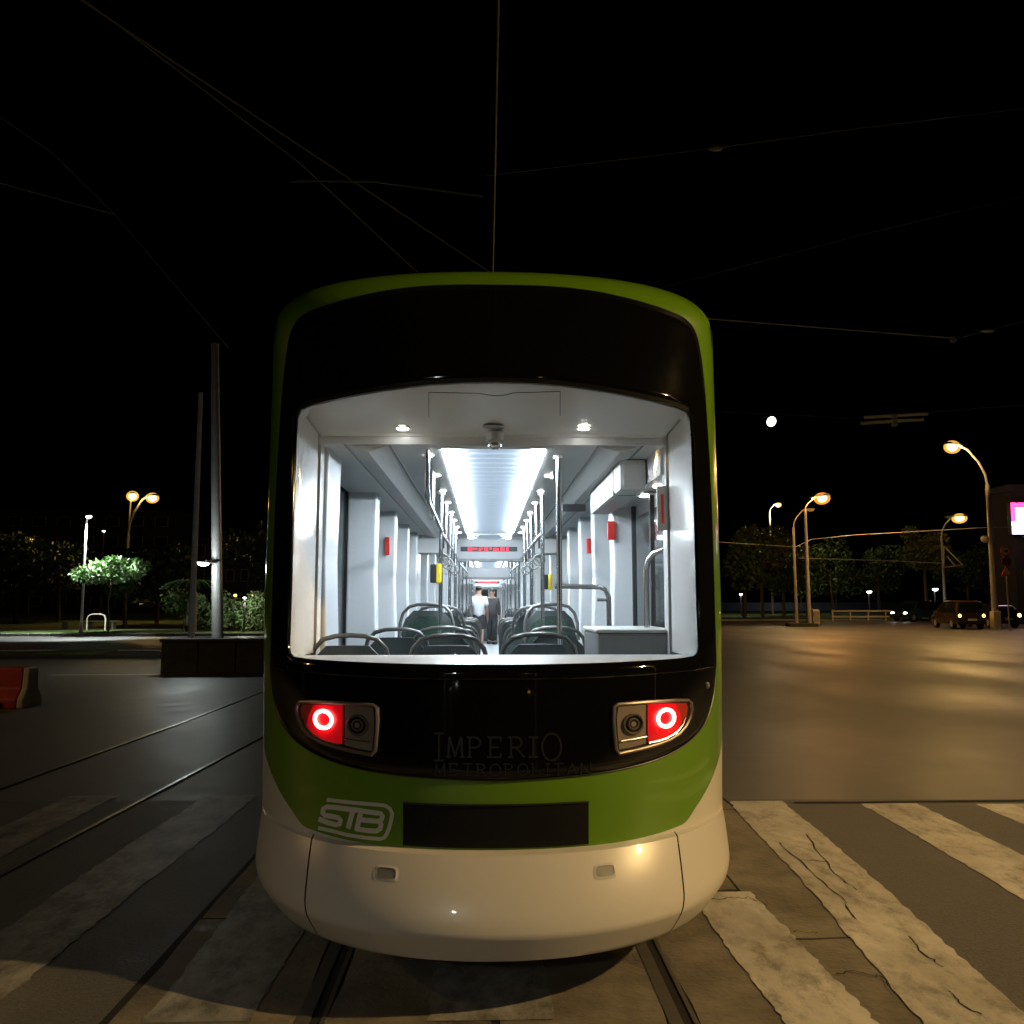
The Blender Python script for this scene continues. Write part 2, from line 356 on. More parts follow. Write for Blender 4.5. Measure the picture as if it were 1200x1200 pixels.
for xs in (-2.72, -4.17):
    rail([(xs - 0.28 + 0.6 * (y - 5) * 0.06 if y < 12 else xs - 0.03 + (y - 12) * 0.012, y) for y in (-4, 2, 5, 8, 12, 20, 40)], prof=((-.02, .02, 0, .012),))
# zebra crossing
crosswalk = tag(empty('crosswalk'), kind='structure')
def stripe(x0, x1, y0, y1, dx0=0.0, m='paint', z=None):
    n_ = 70; L = []; Rr = []; z = z or (0.0125 if -1.6 < (x0 + x1) / 2 + dx0 * .5 < 2.35 else 0.0075)
    wl_, wr_ = random.uniform(0, 9), random.uniform(0, 9)
    for i in range(n_ + 1):
        t = i / n_; y = y0 + (y1 - y0) * t; s = dx0 * (1 - t)
        L.append((x0 + s + .010 * math.sin(y * 2.1 + wl_) + random.uniform(-.012, .008), y, z)); Rr.append((x1 + s + .010 * math.sin(y * 1.7 + wr_) + random.uniform(-.008, .012), y, z))
    mb = MB()
    for i in range(n_): mb.add([L[i], Rr[i], Rr[i + 1], L[i + 1]], [(0, 1, 2, 3)])
    return mb.build('stripe', m, crosswalk)
for (x0, x1, y0, y1, dx, m) in ((-4.62, -4.22, 3.6, 7.6, -.05, 'paint_old'), (-3.58, -3.18, 3.6, 7.6, -.05, 'paint_old'), (-2.44, -2.0, 3.6, 7.6, -.06, 'paint_old'), (-1.40, -0.97, 3.58, 7.6, 0, 'paint_old'),
                                (-0.26, 0.22, 3.56, 7.5, 0, 'paint_old'), (1.12, 1.47, 2.6, 5.02, 0.02, 'paint'), (1.98, 2.42, 2.6, 7.22, -0.36, 'paint'), (3.03, 3.50, 2.6, 7.12, -0.14, 'paint'),
                                (3.97, 4.42, 2.6, 7.08, -0.1, 'paint'), (4.95, 5.4, 2.6, 7.05, -0.1, 'paint')):
    stripe(x0, x1, y0, y1, dx, m)
def crack(pts, wd=.010):
    g_ = [ground(780 + a * .35, 780 + b * .35) for a, b in pts]; P = []
    for a, b in zip(g_, g_[1:]):
        for k in range(5): P.append(a.lerp(b, k / 5) + Vector((random.uniform(-.012, .012), random.uniform(-.02, .02), 0)))
    P.append(g_[-1]); L, Q = [], []
    for i, p in enumerate(P):
        d = (P[min(i + 1, len(P) - 1)] - P[max(i - 1, 0)]).normalized(); nn = Vector((-d.y, d.x, 0)) * wd * random.uniform(.15, .8)
        L.append((p.x + nn.x, p.y + nn.y, .0145)); Q.append((p.x - nn.x, p.y - nn.y, .0145))
    m_ = len(L); return MB().add(L + Q, [(i, i + 1, i + 1 + m_, i + m_) for i in range(m_ - 1)]).build('crack', 'crack', paving)
for c_ in ([(380, 600), (460, 670), (540, 745), (605, 800), (640, 860)], [(470, 570), (510, 630), (565, 700), (640, 760)], [(560, 1040), (650, 1038), (720, 1052), (770, 1110)], [(150, 792), (220, 788), (280, 784), (340, 812)], [(430, 900), (510, 905)],
           [(950, 1100), (1010, 1160), (1060, 1180)], [(820, 920), (850, 960), (930, 1020)], [(440, 655), (545, 665)]):
    crack(c_, .008)
# tar joint where the crossing asphalt meets the older road
mb = MB(); L = [(2.5 + 9 * i / 30, 7.16 + random.uniform(-.02, .02), 0.0085) for i in range(31)]
for i in range(30): mb.add([L[i], L[i + 1], (L[i + 1][0], L[i + 1][1] + .05, .0085), (L[i][0], L[i][1] + .05, .0085)], [(0, 1, 2, 3)])
tag(mb.build('pavement_joint', 'joint'), kind='structure')

# park on the left: planted median, lawn with kerb
lawn = tag(MB().box(-120, -4.5, 42.2, 130, -0.1, 0.12).build('lawn', 'grass'), kind='structure')
kb = tag(empty('park_kerb'), kind='structure')
x = -60.0
while x < -4.6:
    MB().box(x + .01, x + 0.99, 42.0, 42.19, -0.05, 0.13, 0.015).build('kerb_stone', 'kerb', kb); x += 1.0
med = tag(empty('median_kerb'), kind='structure')
MB().box(-40, -7, 25.6, 27.6, -0.05, 0.10).build('median_soil', mat('median_soil', (0.03, 0.03, 0.022), 0.9, var=0.4), med)
x = -40.0
while x < -7.1:
    MB().box(x + .01, x + 0.99, 27.6, 27.78, -0.05, 0.15, 0.015).build('kerb_stone', 'kerb', med); x += 1.0
tag(MB().box(-13.3, -11.6 , 25.7, 27.5, 0.09, 0.16, 0.05).build('median_grass', 'grass'), kind='structure')
ln = tag(empty('wet_glint'), kind='structure')  # pale painted strip stands in for light reflected on wet asphalt
MB().sheet([(-9.9, 19.75, .006), (-6.4, 19.9, .006), (-6.4, 20.15, .006), (-9.9, 20.0, .006)]).build('line', 'paint', ln)
# far kerb on the right
fk = tag(empty('far_kerb'), kind='structure')
x = 14.0
while x < 62: 
    MB().box(x + .02, x + 1.98, 74, 74.3, -0.05, 0.14, 0.02).build('kerb_stone', 'kerb', fk); x += 2.0
tag(MB().box(10, 90, 74.32, 140, -0.1, 0.12).build('far_verge', 'grass'), kind='structure')

# ------------------------------------------------------------------ tram shell
TW = 1.247                                     # half width
def interp(tab, z):
    if z <= tab[0][0]: return tab[0][1]
    for (a, b), (c, d) in zip(tab, tab[1:]):
        if z <= c: return b + (d - b) * (z - a) / (c - a)
    return tab[-1][1]
def smooth_tab(pts, n_=12):
    out = []
    for i in range(len(pts) - 1):
        p0, p1, p2, p3 = pts[max(i - 1, 0)], pts[i], pts[i + 1], pts[min(i + 2, len(pts) - 1)]
        for k in range(n_):
            t = k / n_; h = p2[0] - p1[0]
            m1 = (p2[1] - p0[1]) / (p2[0] - p0[0]) * h; m2 = (p3[1] - p1[1]) / (p3[0] - p1[0]) * h
            out.append((p1[0] + h * t, (2 * t**3 - 3 * t**2 + 1) * p1[1] + (t**3 - 2 * t**2 + t) * m1 + (-2 * t**3 + 3 * t**2) * p2[1] + (t**3 - t**2) * m2))
    out.append(pts[-1]); return out
NOSE = smooth_tab([(0.55, 3.635), (0.63, 3.64), (0.82, 3.64), (0.95, 3.645), (1.34, 3.69), (1.7, 3.775), (2.2, 3.92), (2.7, 4.075), (3.0, 4.175), (3.2, 4.245)])
NOSE += [(3.2 + 0.235 * math.sin(a), 4.245 + 0.06 * math.sin(a) + 0.20 * (1 - math.cos(a))) for a in [i * math.pi / 24 for i in range(1, 13)]]
BUMP = [(0.235, 3.555), (0.24, 3.52), (0.355, 3.462), (0.365, 3.462)] + [(0.365 + 0.265 * i / 8, 3.462 + 0.125 * (i / 8) ** 1.5) for i in range(1, 9)]
def halfw(z):
    r = 0.30; zt = 3.445
    if z > zt - r:
        return TW - r * 0.95 * (1 - math.sqrt(max(0, 1 - ((z - zt + r) / r) ** 2)))
    return TW - 0.021 * max(0.0, min(1.0, 1.7 - z))
PEX = 2.12
def surf(nose, wfun, Lfun):
    def S(phi, z):
        yn = interp(nose, z); w_ = wfun(z); L = Lfun(z)
        s, c = math.sin(abs(phi)), max(0.0, math.cos(phi))
        return Vector((math.copysign(w_ * s ** (2 / PEX), phi) if s > 0 else 0.0, yn + L * (1 - c ** (2 / PEX)), z))
    return S
body_raw = surf(NOSE, halfw, lambda z: 4.92 - 0.05 * z - interp(NOSE, min(z, 3.2)))
def body(phi, z):                              # columns drawn together towards the top, so outlines stay single-valued
    k = 1.0 + 0.17 * max(0.0, z - 1.34)
    return body_raw(max(-math.pi / 2, min(math.pi / 2, phi * k)), z)
bump = surf(BUMP, lambda z: TW - 0.043 - (0.10 * max(0, (0.42 - z) / 0.19) ** 1.6 if z < 0.42 else 0), lambda z: 1.22)
def normal(S, phi, z):
    e = 2e-3
    a = S(min(phi + e, 1.56), z) - S(min(phi + e, 1.56) - 2 * e, z); b = S(phi, z + e) - S(phi, z - e)
    n_ = a.cross(b)
    if n_.length < 1e-12: n_ = Vector((math.copysign(1, phi), 0, 0))
    n_.normalize()
    if n_.dot(Vector((S(phi, z).x, -1.5, 0))) < 0: n_ = -n_
    return n_
def on(S, phi, z, off=0.0):
    p = S(phi, z)
    return p + normal(S, phi, z) * off if off else p
def hit(px, py, S=body, z0=0.5, z1=3.415):
    """(phi,z) of the shell point seen at a photo pixel"""
    sgn = 1 if px >= 583 else -1
    def zfor(phi):
        a, b = z0, z1
        for _ in range(26):
            m = (a + b) / 2
            if proj(S(phi, m))[1] > py: a = m
            else: b = m
        return (a + b) / 2
    best = -1e9; hi = 0.0; k = 0.02
    while k < 1.55:
        v = sgn * proj(S(sgn * k, zfor(sgn * k)))[0]
        if v < best: break
        best = v; hi = k; k += 0.04
    a, b = 0.0, hi
    for _ in range(24):
        m = (a + b) / 2
        if sgn * proj(S(sgn * m, zfor(sgn * m)))[0] < sgn * px: a = m
        else: b = m
    p = sgn * (a + b) / 2
    return p, zfor(p)
def curve(pxs, S=body, z0=0.5, z1=3.415):
    """photo outline on the right half -> monotone list of (phi,z) from the centre outwards"""
    out = []
    for px, py in pxs:
        p, z = hit(px, py, S, z0, z1); p = max(p, 0.0)
        if out and p <= out[-1][0]: p = out[-1][0] + 1e-4
        out.append((p, z))
    out[0] = (0.0, out[0][1])
    return out
def dens(c, k=6):
    out = []
    for i in range(len(c) - 1):
        p = [Vector(c[max(i - 1, 0)]), Vector(c[i]), Vector(c[i + 1]), Vector(c[min(i + 2, len(c) - 1)])]
        for j in range(k):
            t = j / k; q = 0.5 * (2 * p[1] + (p[2] - p[0]) * t + (2 * p[0] - 5 * p[1] + 4 * p[2] - p[3]) * t * t + (3 * p[1] - p[0] - 3 * p[2] + p[3]) * t ** 3)
            if out and q.x <= out[-1][0]: q.x = out[-1][0] + 2e-5
            out.append((q.x, q.y))
    out.append((max(c[-1][0], out[-1][0] + 2e-5), c[-1][1])); return out
def cfun(c): return lambda phi: interp(c, abs(phi))
def columns(S, p0, p1, lo, hi, off=0.0, nz=8, dphi=0.03, breaks=(), rim=0.0):
    """patch of the shell between two curves lo(phi), hi(phi); rim turns its border inwards"""
    ps = sorted(set([round(p0 + (p1 - p0) * i / max(2, int((p1 - p0) / dphi)), 6) for i in range(max(2, int((p1 - p0) / dphi)) + 1)] + [round(b, 6) for b in breaks if p0 < b < p1] + [round(p1, 6), round(p0, 6)]))
    mb = MB(); vs_ = []; fs = []
    for p in ps:
        a, b = lo(p), hi(p)
        if b < a: a = b = (a + b) / 2
        for k in range(nz + 1): vs_.append(on(S, p, a + (b - a) * k / nz, off))
    n_ = nz + 1
    for i in range(len(ps) - 1):
        for k in range(nz): fs.append((i * n_ + k, (i + 1) * n_ + k, (i + 1) * n_ + k + 1, i * n_ + k + 1))
    mb.add(vs_, fs)
    if rim:
        for k in (0, nz):
            A = [vs_[i * n_ + k] for i in range(len(ps))]
            B = [on(S, p, (lo(p) if k == 0 else hi(p)), off - rim) for p in ps]
            mb.add(A + B, [(i, i + 1, i + 1 + len(ps), i + len(ps)) for i in range(len(ps) - 1)])
    return mb
def join(*mbs):
    o = MB()
    for m_ in mbs: o.add(m_.v, m_.f)
    return o

tram = tag(empty('tram', (0, 0, 0)), 'green and white low-floor tram with brightly lit interior seen through its end window', 'tram')
b_top = curve([(583, 335), (650, 337), (700, 343), (745, 353), (780, 364), (803, 375), (814, 390), (820, 415), (825, 460), (829, 520), (833, 600), (836, 700), (838, 780)])
b_bot = curve([(583, 915), (640, 912), (700, 906), (750, 896), (785, 883), (810, 866), (826, 845), (834, 820), (837, 795), (838, 780)])
pe = max(b_top[-1][0], b_bot[-1][0]); b_top[-1] = (pe, b_top[-1][1]); b_bot[-1] = (pe, b_bot[-1][1])
b_top, b_bot = dens(b_top), dens(b_bot); pe = max(b_top[-1][0], b_bot[-1][0])
h_top = curve([(583, 448), (620, 449), (660, 452), (710, 459), (760, 469), (795, 478), (806, 483), (810, 492), (812, 520), (815, 600), (818, 700), (820, 758)])
h_bot = curve([(583, 779), (640, 778.5), (700, 777), (760, 774), (800, 771), (815, 768.5), (819, 764), (820, 758)])
ph = max(h_top[-1][0], h_bot[-1][0]); h_top[-1] = (ph, h_top[-1][1]); h_bot[-1] = (ph, h_bot[-1][1])
BT, BB, HT, HB = map(cfun, (b_top, b_bot, h_top, h_bot))
bks = [s * p for c in (b_top, b_bot, h_top, h_bot) for p, _ in c for s in (-1, 1)]
ZT = 3.434
zc_ = lambda v: (lambda p: v)
# white flank sweep: boundary between green and white
wsw = curve([(792, 976), (800, 966), (816, 945), (832, 917), (841, 893), (846, 868)])
bumper_top = curve([(583, 1000), (640, 999), (700, 995), (750, 988), (790, 980)])
zbt = bumper_top[0][1]
ZB = 0.60
pw0 = wsw[0][0] if wsw[0][0] > 0 else 0.9
wsw = smooth_tab(wsw, 6); wsw = [(p, z) for p, z in wsw]
def WS(p):
    p = abs(p)
    if p <= wsw[1][0]: return ZB
    if p >= wsw[-1][0]: return min(1.22, wsw[-1][1] + (p - wsw[-1][0]) * 0.6)
    return max(ZB, interp(wsw[1:], p))
wsw[1] = (wsw[1][0], ZB)
HP = math.pi / 2
ov = 0.012
green = join(columns(body, -pe, pe, lambda p: BT(p) - ov, zc_(ZT), nz=10, breaks=bks),
             columns(body, -pe, pe, WS, lambda p: BB(p) + ov, nz=8, breaks=bks + [s * p for p, _ in wsw for s in (-1, 1)]),
             columns(body, pe - .01, HP, WS, zc_(ZT), nz=30, breaks=[p for p, _ in wsw]),
             columns(body, -HP, -pe + .01, WS, zc_(ZT), nz=30, breaks=[-p for p, _ in wsw])).build('end_shell', 'green', tram, smooth=True, auto=False)
for s in (-1, 1):
    a, b = sorted((s * wsw[1][0], s * HP))
    columns(body, a, b, zc_(ZB - .02), WS, off=0.0005, nz=8, breaks=[s * p for p, _ in wsw]).build('flank_panel', 'white', tram, smooth=True, auto=False)
# black glazed mask with the window opening
mask = join(columns(body, -ph, ph, BB, HB, off=.006, nz=12, breaks=bks, rim=.012), columns(body, -ph, ph, HT, BT, off=.006, nz=10, breaks=bks, rim=.012),
            columns(body, ph, pe, BB, BT, off=.006, nz=40, breaks=bks, rim=.012), columns(body, -pe, -ph, BB, BT, off=.006, nz=40, breaks=bks, rim=.012)).build('black_mask', 'black', tram, smooth=True, auto=False)
columns(body, -ph, ph, HB, HT, off=.001, nz=14, breaks=bks).build('end_window', 'glass', tram, smooth=True, auto=False)
# raised moulding under the window
mold = curve([(583, 795), (660, 794.5), (720, 792), (780, 787.5), (815, 784), (833, 780)])
pts = [on(body, -p, z, .008) for p, z in reversed(mold)] + [on(body, p, z, .008) for p, z in mold[1:]]
dense = []
for i in range(len(mold) - 1):
    for k in range(6):
        t = k / 6; dense.append((mold[i][0] + (mold[i + 1][0] - mold[i][0]) * t, mold[i][1] + (mold[i + 1][1] - mold[i][1]) * t))
dense.append(mold[-1])
pts = [on(body, -p, z, .007) for p, z in reversed(dense)] + [on(body, p, z, .007) for p, z in dense[1:]]
MB().tube(pts, 0.007, 6).build('mask_moulding', 'black', tram, smooth=True)
# rubber seal round the mask
for s in (-1, 1):
    for c in (b_top, b_bot):
        MB().tube([on(body, s * p, z, .004) for p, z in c], 0.0035, 6).build('mask_seal', 'trim', tram, smooth=True)
# end cover plate
pl_lo = [hit(475, 1000), hit(692, 1000)]; pl_hi = hit(583, 943)[1]
plp = (abs(pl_lo[0][0]) + abs(pl_lo[1][0])) / 2
columns(body, -plp, plp, zc_(.646), zc_(pl_hi), off=.006, nz=4, rim=.01).build('cover_plate', 'plate', tram)
MB().tube([on(body, -plp + 2 * plp * i / 24, pl_hi, .008) for i in range(25)], .004, 6).build('plate_lip', 'trim', tram)
# bumper: centre piece and two corner pieces with open seams
zb1 = BUMP[-1][0]
ps = abs(hit(801, 1040, bump, .24, zb1)[0])
def bumper_piece(p0, p1):
    return columns(bump, p0, p1, zc_(BUMP[0][0]), zc_(zb1), nz=26, dphi=.03)
def lip(p0, p1):
    n_ = 40; A = [bump(p0 + (p1 - p0) * i / n_, zb1) for i in range(n_ + 1)]
    B = [on(body, p0 + (p1 - p0) * i / n_, zb1 + .012, -.03) for i in range(n_ + 1)]
    A2 = [bump(p0 + (p1 - p0) * i / n_, BUMP[0][0]) for i in range(n_ + 1)]; B2 = [q + Vector((-q.x * .12, .35, .02)) for q in A2]
    return MB().add(A + B, [(i, i + 1, i + n_ + 2, i + n_ + 1) for i in range(n_)]).add(A2 + B2, [(i, i + 1, i + n_ + 2, i + n_ + 1) for i in range(n_)])
for nm, a, b in (('bumper', -ps + .004, ps - .004), ('bumper_corner', ps + .004, HP), ('bumper_corner', -HP, -ps - .004)):
    o = bumper_piece(a, b).build(nm, 'white', tram, smooth=True); lip(a, b).build('bumper_ledge', 'white', o)
join(columns(bump, -1.5, 1.5, zc_(.245), zc_(zb1 - .03), off=-.02, nz=12, dphi=.05)).build('bumper_core', 'white_seam', tram)
# tow-eye slots in the bumper, their recess shade drawn as flat grey plates
for s in (-1, 1):
    p0, z0_ = hit(709, 1021, bump, .24, zb1)
    def sl(hw, hh, off):
        pa, za = p0, z0_
        out = []
        for k in range(20):
            t = 2 * math.pi * k / 20; cx = math.copysign(abs(math.cos(t)) ** .45, math.cos(t)); cz = math.copysign(abs(math.sin(t)) ** .45, math.sin(t))
            out.append(on(bump, s * (pa + cx * hw), za + cz * hh, off))
        return out
    q = sl(.036, .020, .0015); MB().sheet(q).build('slot_shade', 'greybox', tram)
    o_, i_ = sl(.044, .027, .001), sl(.035, .018, .004); n_ = 20
    MB().add(o_ + i_, [(k, (k + 1) % n_, (k + 1) % n_ + n_, k + n_) for k in range(n_)]).build('slot_rim', 'white', tram, smooth=True)
# sensor eye and small badge on the mask
p_, z_ = hit(827, 803); c = on(body, p_, z_, .008)
MB().ell(c, .012, .006, .016, 10, 6).build('side_marker', 'greybox', tram, smooth=True)

# tail lights, drawn on the left one and mirrored
def crop(p): return (340 + p[0] / 6.315, 810 + p[1] / 6.315)
def fill(pts2, off, name, m, parent, mirror=1, dens=.03):
    bm = bmesh.new(); vv = [bm.verts.new((a, b, 0)) for a, b in pts2]; f = bm.faces.new(vv)
    bmesh.ops.triangulate(bm, faces=[f])
    for _ in range(5):
        es = [e for e in bm.edges if e.calc_length() > dens]
        if not es: break
        bmesh.ops.subdivide_edges(bm, edges=es, cuts=1); bmesh.ops.triangulate(bm, faces=bm.faces[:])
    for v in bm.verts: v.co = on(body, mirror * v.co.x, v.co.y, off)
    me = bpy.data.meshes.new(name); bm.to_mesh(me); bm.free(); me.materials.append(M[m])
    for p in me.polygons: p.use_smooth = True
    o = bpy.data.objects.new(name, me); col.objects.link(o); o.parent = parent; return o
def hx(p): a, b = hit(*crop(p)); return (-a, b)          # positive phi side
tl_out = [hx(p) for p in [(90, 78), (210, 78), (330, 84), (480, 95), (625, 104), (655, 125), (658, 220), (650, 330), (640, 440), (615, 470), (500, 448), (400, 425), (310, 400), (230, 370), (160, 325), (110, 270), (78, 205), (64, 140), (70, 98)]]
tl_red = [hx(p) for p in [(105, 98), (200, 98), (300, 100), (402, 104), (402, 200), (400, 300), (398, 388), (330, 378), (250, 352), (175, 308), (130, 255), (102, 190), (92, 130)]]
tl_hot = [hx(p) for p in [(190, 98), (300, 100), (402, 104), (402, 200), (400, 300), (398, 388), (330, 378), (250, 352), (190, 315), (140, 250), (150, 180)]]
tl_clr = [hx(p) for p in [(414, 105), (520, 112), (620, 122), (632, 200), (626, 320), (614, 440), (520, 424), (414, 395), (414, 250)]]
def circ(cpx, r, n_=28):
    a, b = hx(cpx); ex, ez = hx((cpx[0] + r, cpx[1])), hx((cpx[0], cpx[1] + r))
    du, dv = abs(ex[0] - a), abs(ez[1] - b)
    return [(a + du * math.cos(2 * math.pi * k / n_), b + dv * math.sin(2 * math.pi * k / n_)) for k in range(n_)]
for s in (-1, 1):
    tl = fill(tl_out, .0085, 'tail_light', 'dark', tram, s)
    def ringtube(pts2, r, off, name, m):
        pp = [on(body, s * a, b, off) for a, b in pts2]; pp.append(pp[0].copy()); pp.append(pp[1].copy())
        return MB().tube(pp, r, 8, cap=False).build(name, m, tl, smooth=True)
    ringtube(tl_out, .0085, .012, 'bezel', 'bezel')
    lg = [hx(p) for p in [(118, 205), (140, 262), (190, 318), (260, 358), (330, 380), (395, 392)]]; MB().tube([on(body, s * a, b, .016) for a, b in lg], .004, 6).build('lower_gleam', 'chrome', tl, smooth=True)
    lg = [hx(p) for p in [(412, 345), (500, 362), (608, 378)]]; MB().tube([on(body, s * a, b, .016) for a, b in lg], .004, 6).build('lower_gleam', 'chrome', tl, smooth=True)
    fill(tl_red, .0105, 'edge_lens', 'tail_edge', tl, s); fill(tl_hot, .0125, 'red_lens', 'tail_red', tl, s)
    fill(tl_clr, .0105, 'indicator_housing', 'tail_base', tl, s)
    ringtube([(a, b) for a, b in circ((268, 207), 63)], .0085, .020, 'light_ring', 'tail_ring')
    fill(circ((512, 250), 76), .013, 'indicator_bowl', 'trim', tl, s, dens=.05)
    ringtube(circ((512, 250), 72), .006, .016, 'indicator_ring', 'bezel'); ringtube(circ((512, 250), 38), .005, .016, 'indicator_ring', 'bezel')
    fill(circ((512, 250), 20), .018, 'indicator_bulb', 'tail_base', tl, s, dens=.05)
    fill(tl_out, .030, 'lens_cover', 'lens', tl, s)

# lettering: strokes given on the photo, laid on the shell
def ribbon(strokes, width, off, name, m, parent, S=body):
    mb = MB()
    for st in strokes:
        pts2 = []
        for i in range(len(st) - 1):
            nn = max(1, int(math.dist(st[i], st[i + 1]) / 4))
            for k in range(nn): pts2.append((st[i][0] + (st[i + 1][0] - st[i][0]) * k / nn, st[i][1] + (st[i + 1][1] - st[i][1]) * k / nn))
        pts2.append(st[-1]); L = []; Q = []
        for i, p in enumerate(pts2):
            a, b = pts2[max(i - 1, 0)], pts2[min(i + 1, len(pts2) - 1)]
            d = Vector((b[0] - a[0], b[1] - a[1])); d.normalize(); n2 = Vector((-d.y, d.x)) * width / 2
            if i == 0: p = (p[0] - d.x * width * .3, p[1] - d.y * width * .3)
            if i == len(pts2) - 1: p = (p[0] + d.x * width * .3, p[1] + d.y * width * .3)
            for lst, q in ((L, (p[0] + n2.x, p[1] + n2.y)), (Q, (p[0] - n2.x, p[1] - n2.y))):
                a_, b_ = hit(*q, S); lst.append(on(S, a_, b_, off))
        n_ = len(L); mb.add(L + Q, [(i, i + 1, i + 1 + n_, i + n_) for i in range(n_ - 1)])
    return mb.build(name, m, parent)
def arc(c, rx, ry, a0, a1, n_=12): return [(c[0] + rx * math.cos(R(a0 + (a1 - a0) * i / n_)), c[1] + ry * math.sin(R(a0 + (a1 - a0) * i / n_))) for i in range(n_ + 1)]
cp = lambda pts: [crop(p) for p in pts]
logo = ribbon([cp([(282, 803), (480, 826), (660, 840), (705, 846), (740, 868), (757, 905), (750, 950), (735, 1010), (715, 1060), (695, 1085), (665, 1093), (560, 1084), (420, 1062), (320, 1035), (218, 1013)])], 4.5, .002, 'operator_logo', 'logo', tram)
ribbon([cp([(430, 872), (340, 860), (275, 856), (248, 870), (244, 900), (262, 918), (320, 926), (362, 936), (376, 956), (368, 982), (340, 988), (280, 972), (222, 948)])], 6.0, .0022, 'letter', 'logo', logo)
ribbon([cp([(425, 871), (520, 882)]), cp([(468, 880), (450, 945), (434, 1005)])], 5.9, .0024, 'letter', 'logo', logo)
ribbon([cp([(528, 884), (512, 950), (497, 1018)]), cp([(520, 884), (620, 897), (672, 903), (686, 925), (678, 950), (655, 962), (520, 950)]), cp([(655, 962), (676, 985), (668, 1018), (640, 1034), (570, 1030), (497, 1018)])], 5.9, .0026, 'letter', 'logo', logo)
# dim serif maker's lettering on the black mask
def letters(word, x0, y0, adv, h, wd, big=()):
    x = x0
    for i, ch in enumerate(word):
        H = h * (1.38 if i in big else 1.0); W = adv * .68 * (1.3 if i in big and ch == 'O' else 1.0); t = y0 - h / 2 - H / 2; b = y0 - h / 2 + H / 2; m_ = (t + b) / 2; s = 1.8 * h / 22
        S_ = []
        if ch == 'I': W = adv * .25; S_ = [[(x + W / 2, t), (x + W / 2, b)], [(x - s, t), (x + W + s, t)], [(x - s, b), (x + W + s, b)]]
        elif ch == 'M': S_ = [[(x, b), (x + W * .08, t)], [(x + W * .08, t), (x + W / 2, b - 1)], [(x + W / 2, b - 1), (x + W * .92, t)], [(x + W * .92, t), (x + W, b)], [(x - s, b), (x + s, b)], [(x + W - s, b), (x + W + s, b)]]; 
        elif ch in 'PR':
            S_ = [[(x + 1, t), (x + 1, b)], [(x - s, t), (x + W * .4, t)] + arc((x + W * .4, t + H * .26), W * .42, H * .26, -90, 90, 8) + [(x + 1, t + H * .52)], [(x - s, b), (x + s + 1, b)]]
            if ch == 'R': S_.append([(x + W * .4, t + H * .52), (x + W, b)])
        elif ch == 'E': S_ = [[(x + 1, t), (x + 1, b)], [(x - s, t), (x + W * .8, t)], [(x + 1, m_), (x + W * .6, m_)], [(x - s, b), (x + W * .8, b)], [(x + W * .8, b), (x + W * .8, b - H * .18)], [(x + W * .8, t), (x + W * .8, t + H * .18)]]
        elif ch == 'O': S_ = [arc((x + W / 2, m_), W * .52, H / 2, 0, 360, 20)]
        elif ch == 'T': S_ = [[(x, t), (x + W, t)], [(x + W / 2, t), (x + W / 2, b)], [(x + W / 2 - s, b), (x + W / 2 + s, b)]]
        elif ch == 'L': S_ = [[(x + 1, t), (x + 1, b)], [(x - s, b), (x + W * .8, b)], [(x - s, t), (x + s + 1, t)], [(x + W * .8, b), (x + W * .8, b - H * .2)]]
        elif ch == 'A': S_ = [[(x, b), (x + W / 2, t)], [(x + W / 2, t), (x + W, b)], [(x + W * .22, m_ + H * .12), (x + W * .78, m_ + H * .12)]]
        elif ch == 'N': S_ = [[(x, b), (x, t)], [(x, t), (x + W, b)], [(x + W, b), (x + W, t)]]
        yo = lambda p: (p[0], p[1] - 7e-5 * (p[0] - 583) ** 2)
        ribbon([[yo(p) for p in st] for st in S_], wd, .009, 'mask_letter', 'letter', tram)
        x += W + adv * .32
letters('IMPERIO', 512, 887, 24, 23, 2.6, big=(0, 6))
letters('METROPOLITAN', 511, 908, 16, 13, 1.6)

# sides, roof, underframe
YS, YE = 4.80, 34.5
for s in (-1, 1):
    x0, x1 = (TW - .03, TW) if s > 0 else (-TW, -TW + .03)
    MB().box(x0, x1, YS, YE, .28, 1.10).build('side_skirt', 'white', tram)
    MB().box(x0, x1, YS, YE, 2.62, 3.14).build('side_cove', 'green', tram)
    ys = [4.80, 5.4, 7.1, 8.6, 10.0, 11.9, 13.2, 15, 17, 18.6, 21, 23.4, 25.8, 28.4, 31, 34.5]
    for a, b in zip(ys, ys[1:]):
        MB().box(x0 + .004 * s, x1 - .004 * s if s > 0 else x1 - .004 * s, a + .01, b - .01, 1.10, 2.62).build('side_glass', 'sideglass', tram)
rf = []
for i in range(25):
    t = -1 + 2 * i / 24; rf.append((halfw(ZT) * t if abs(t) < 1 else TW * t, 3.408 + .02 * (1 - t * t) - (.24 if abs(t) == 1 else 0)))
mb = MB(); n_ = len(rf)
ya = [4.42, 4.6, 4.8, YE]
ring = []
for y in ya:
    k = 1.0 if y >= 4.8 else (0.90 if y < 4.5 else 0.97)
    ring += [(x * k, y + (0.38 * (x / TW) ** 2 if y < 4.8 else 0), z - (0.012 if y < 4.5 else 0)) for x, z in rf]
mb.add(ring, [(r_ * n_ + i, r_ * n_ + i + 1, (r_ + 1) * n_ + i + 1, (r_ + 1) * n_ + i) for r_ in range(len(ya) - 1) for i in range(n_ - 1)])
mb.build('roof', 'green', tram, smooth=True, auto=False)
MB().box(-.95, .95, 4.55, YE, .16, .30).build('underframe', 'rubber', tram)
MB().box(-TW + .01, TW - .01, YE, YE + .04, .28, 3.38).build('front_bulkhead', 'green', tram)

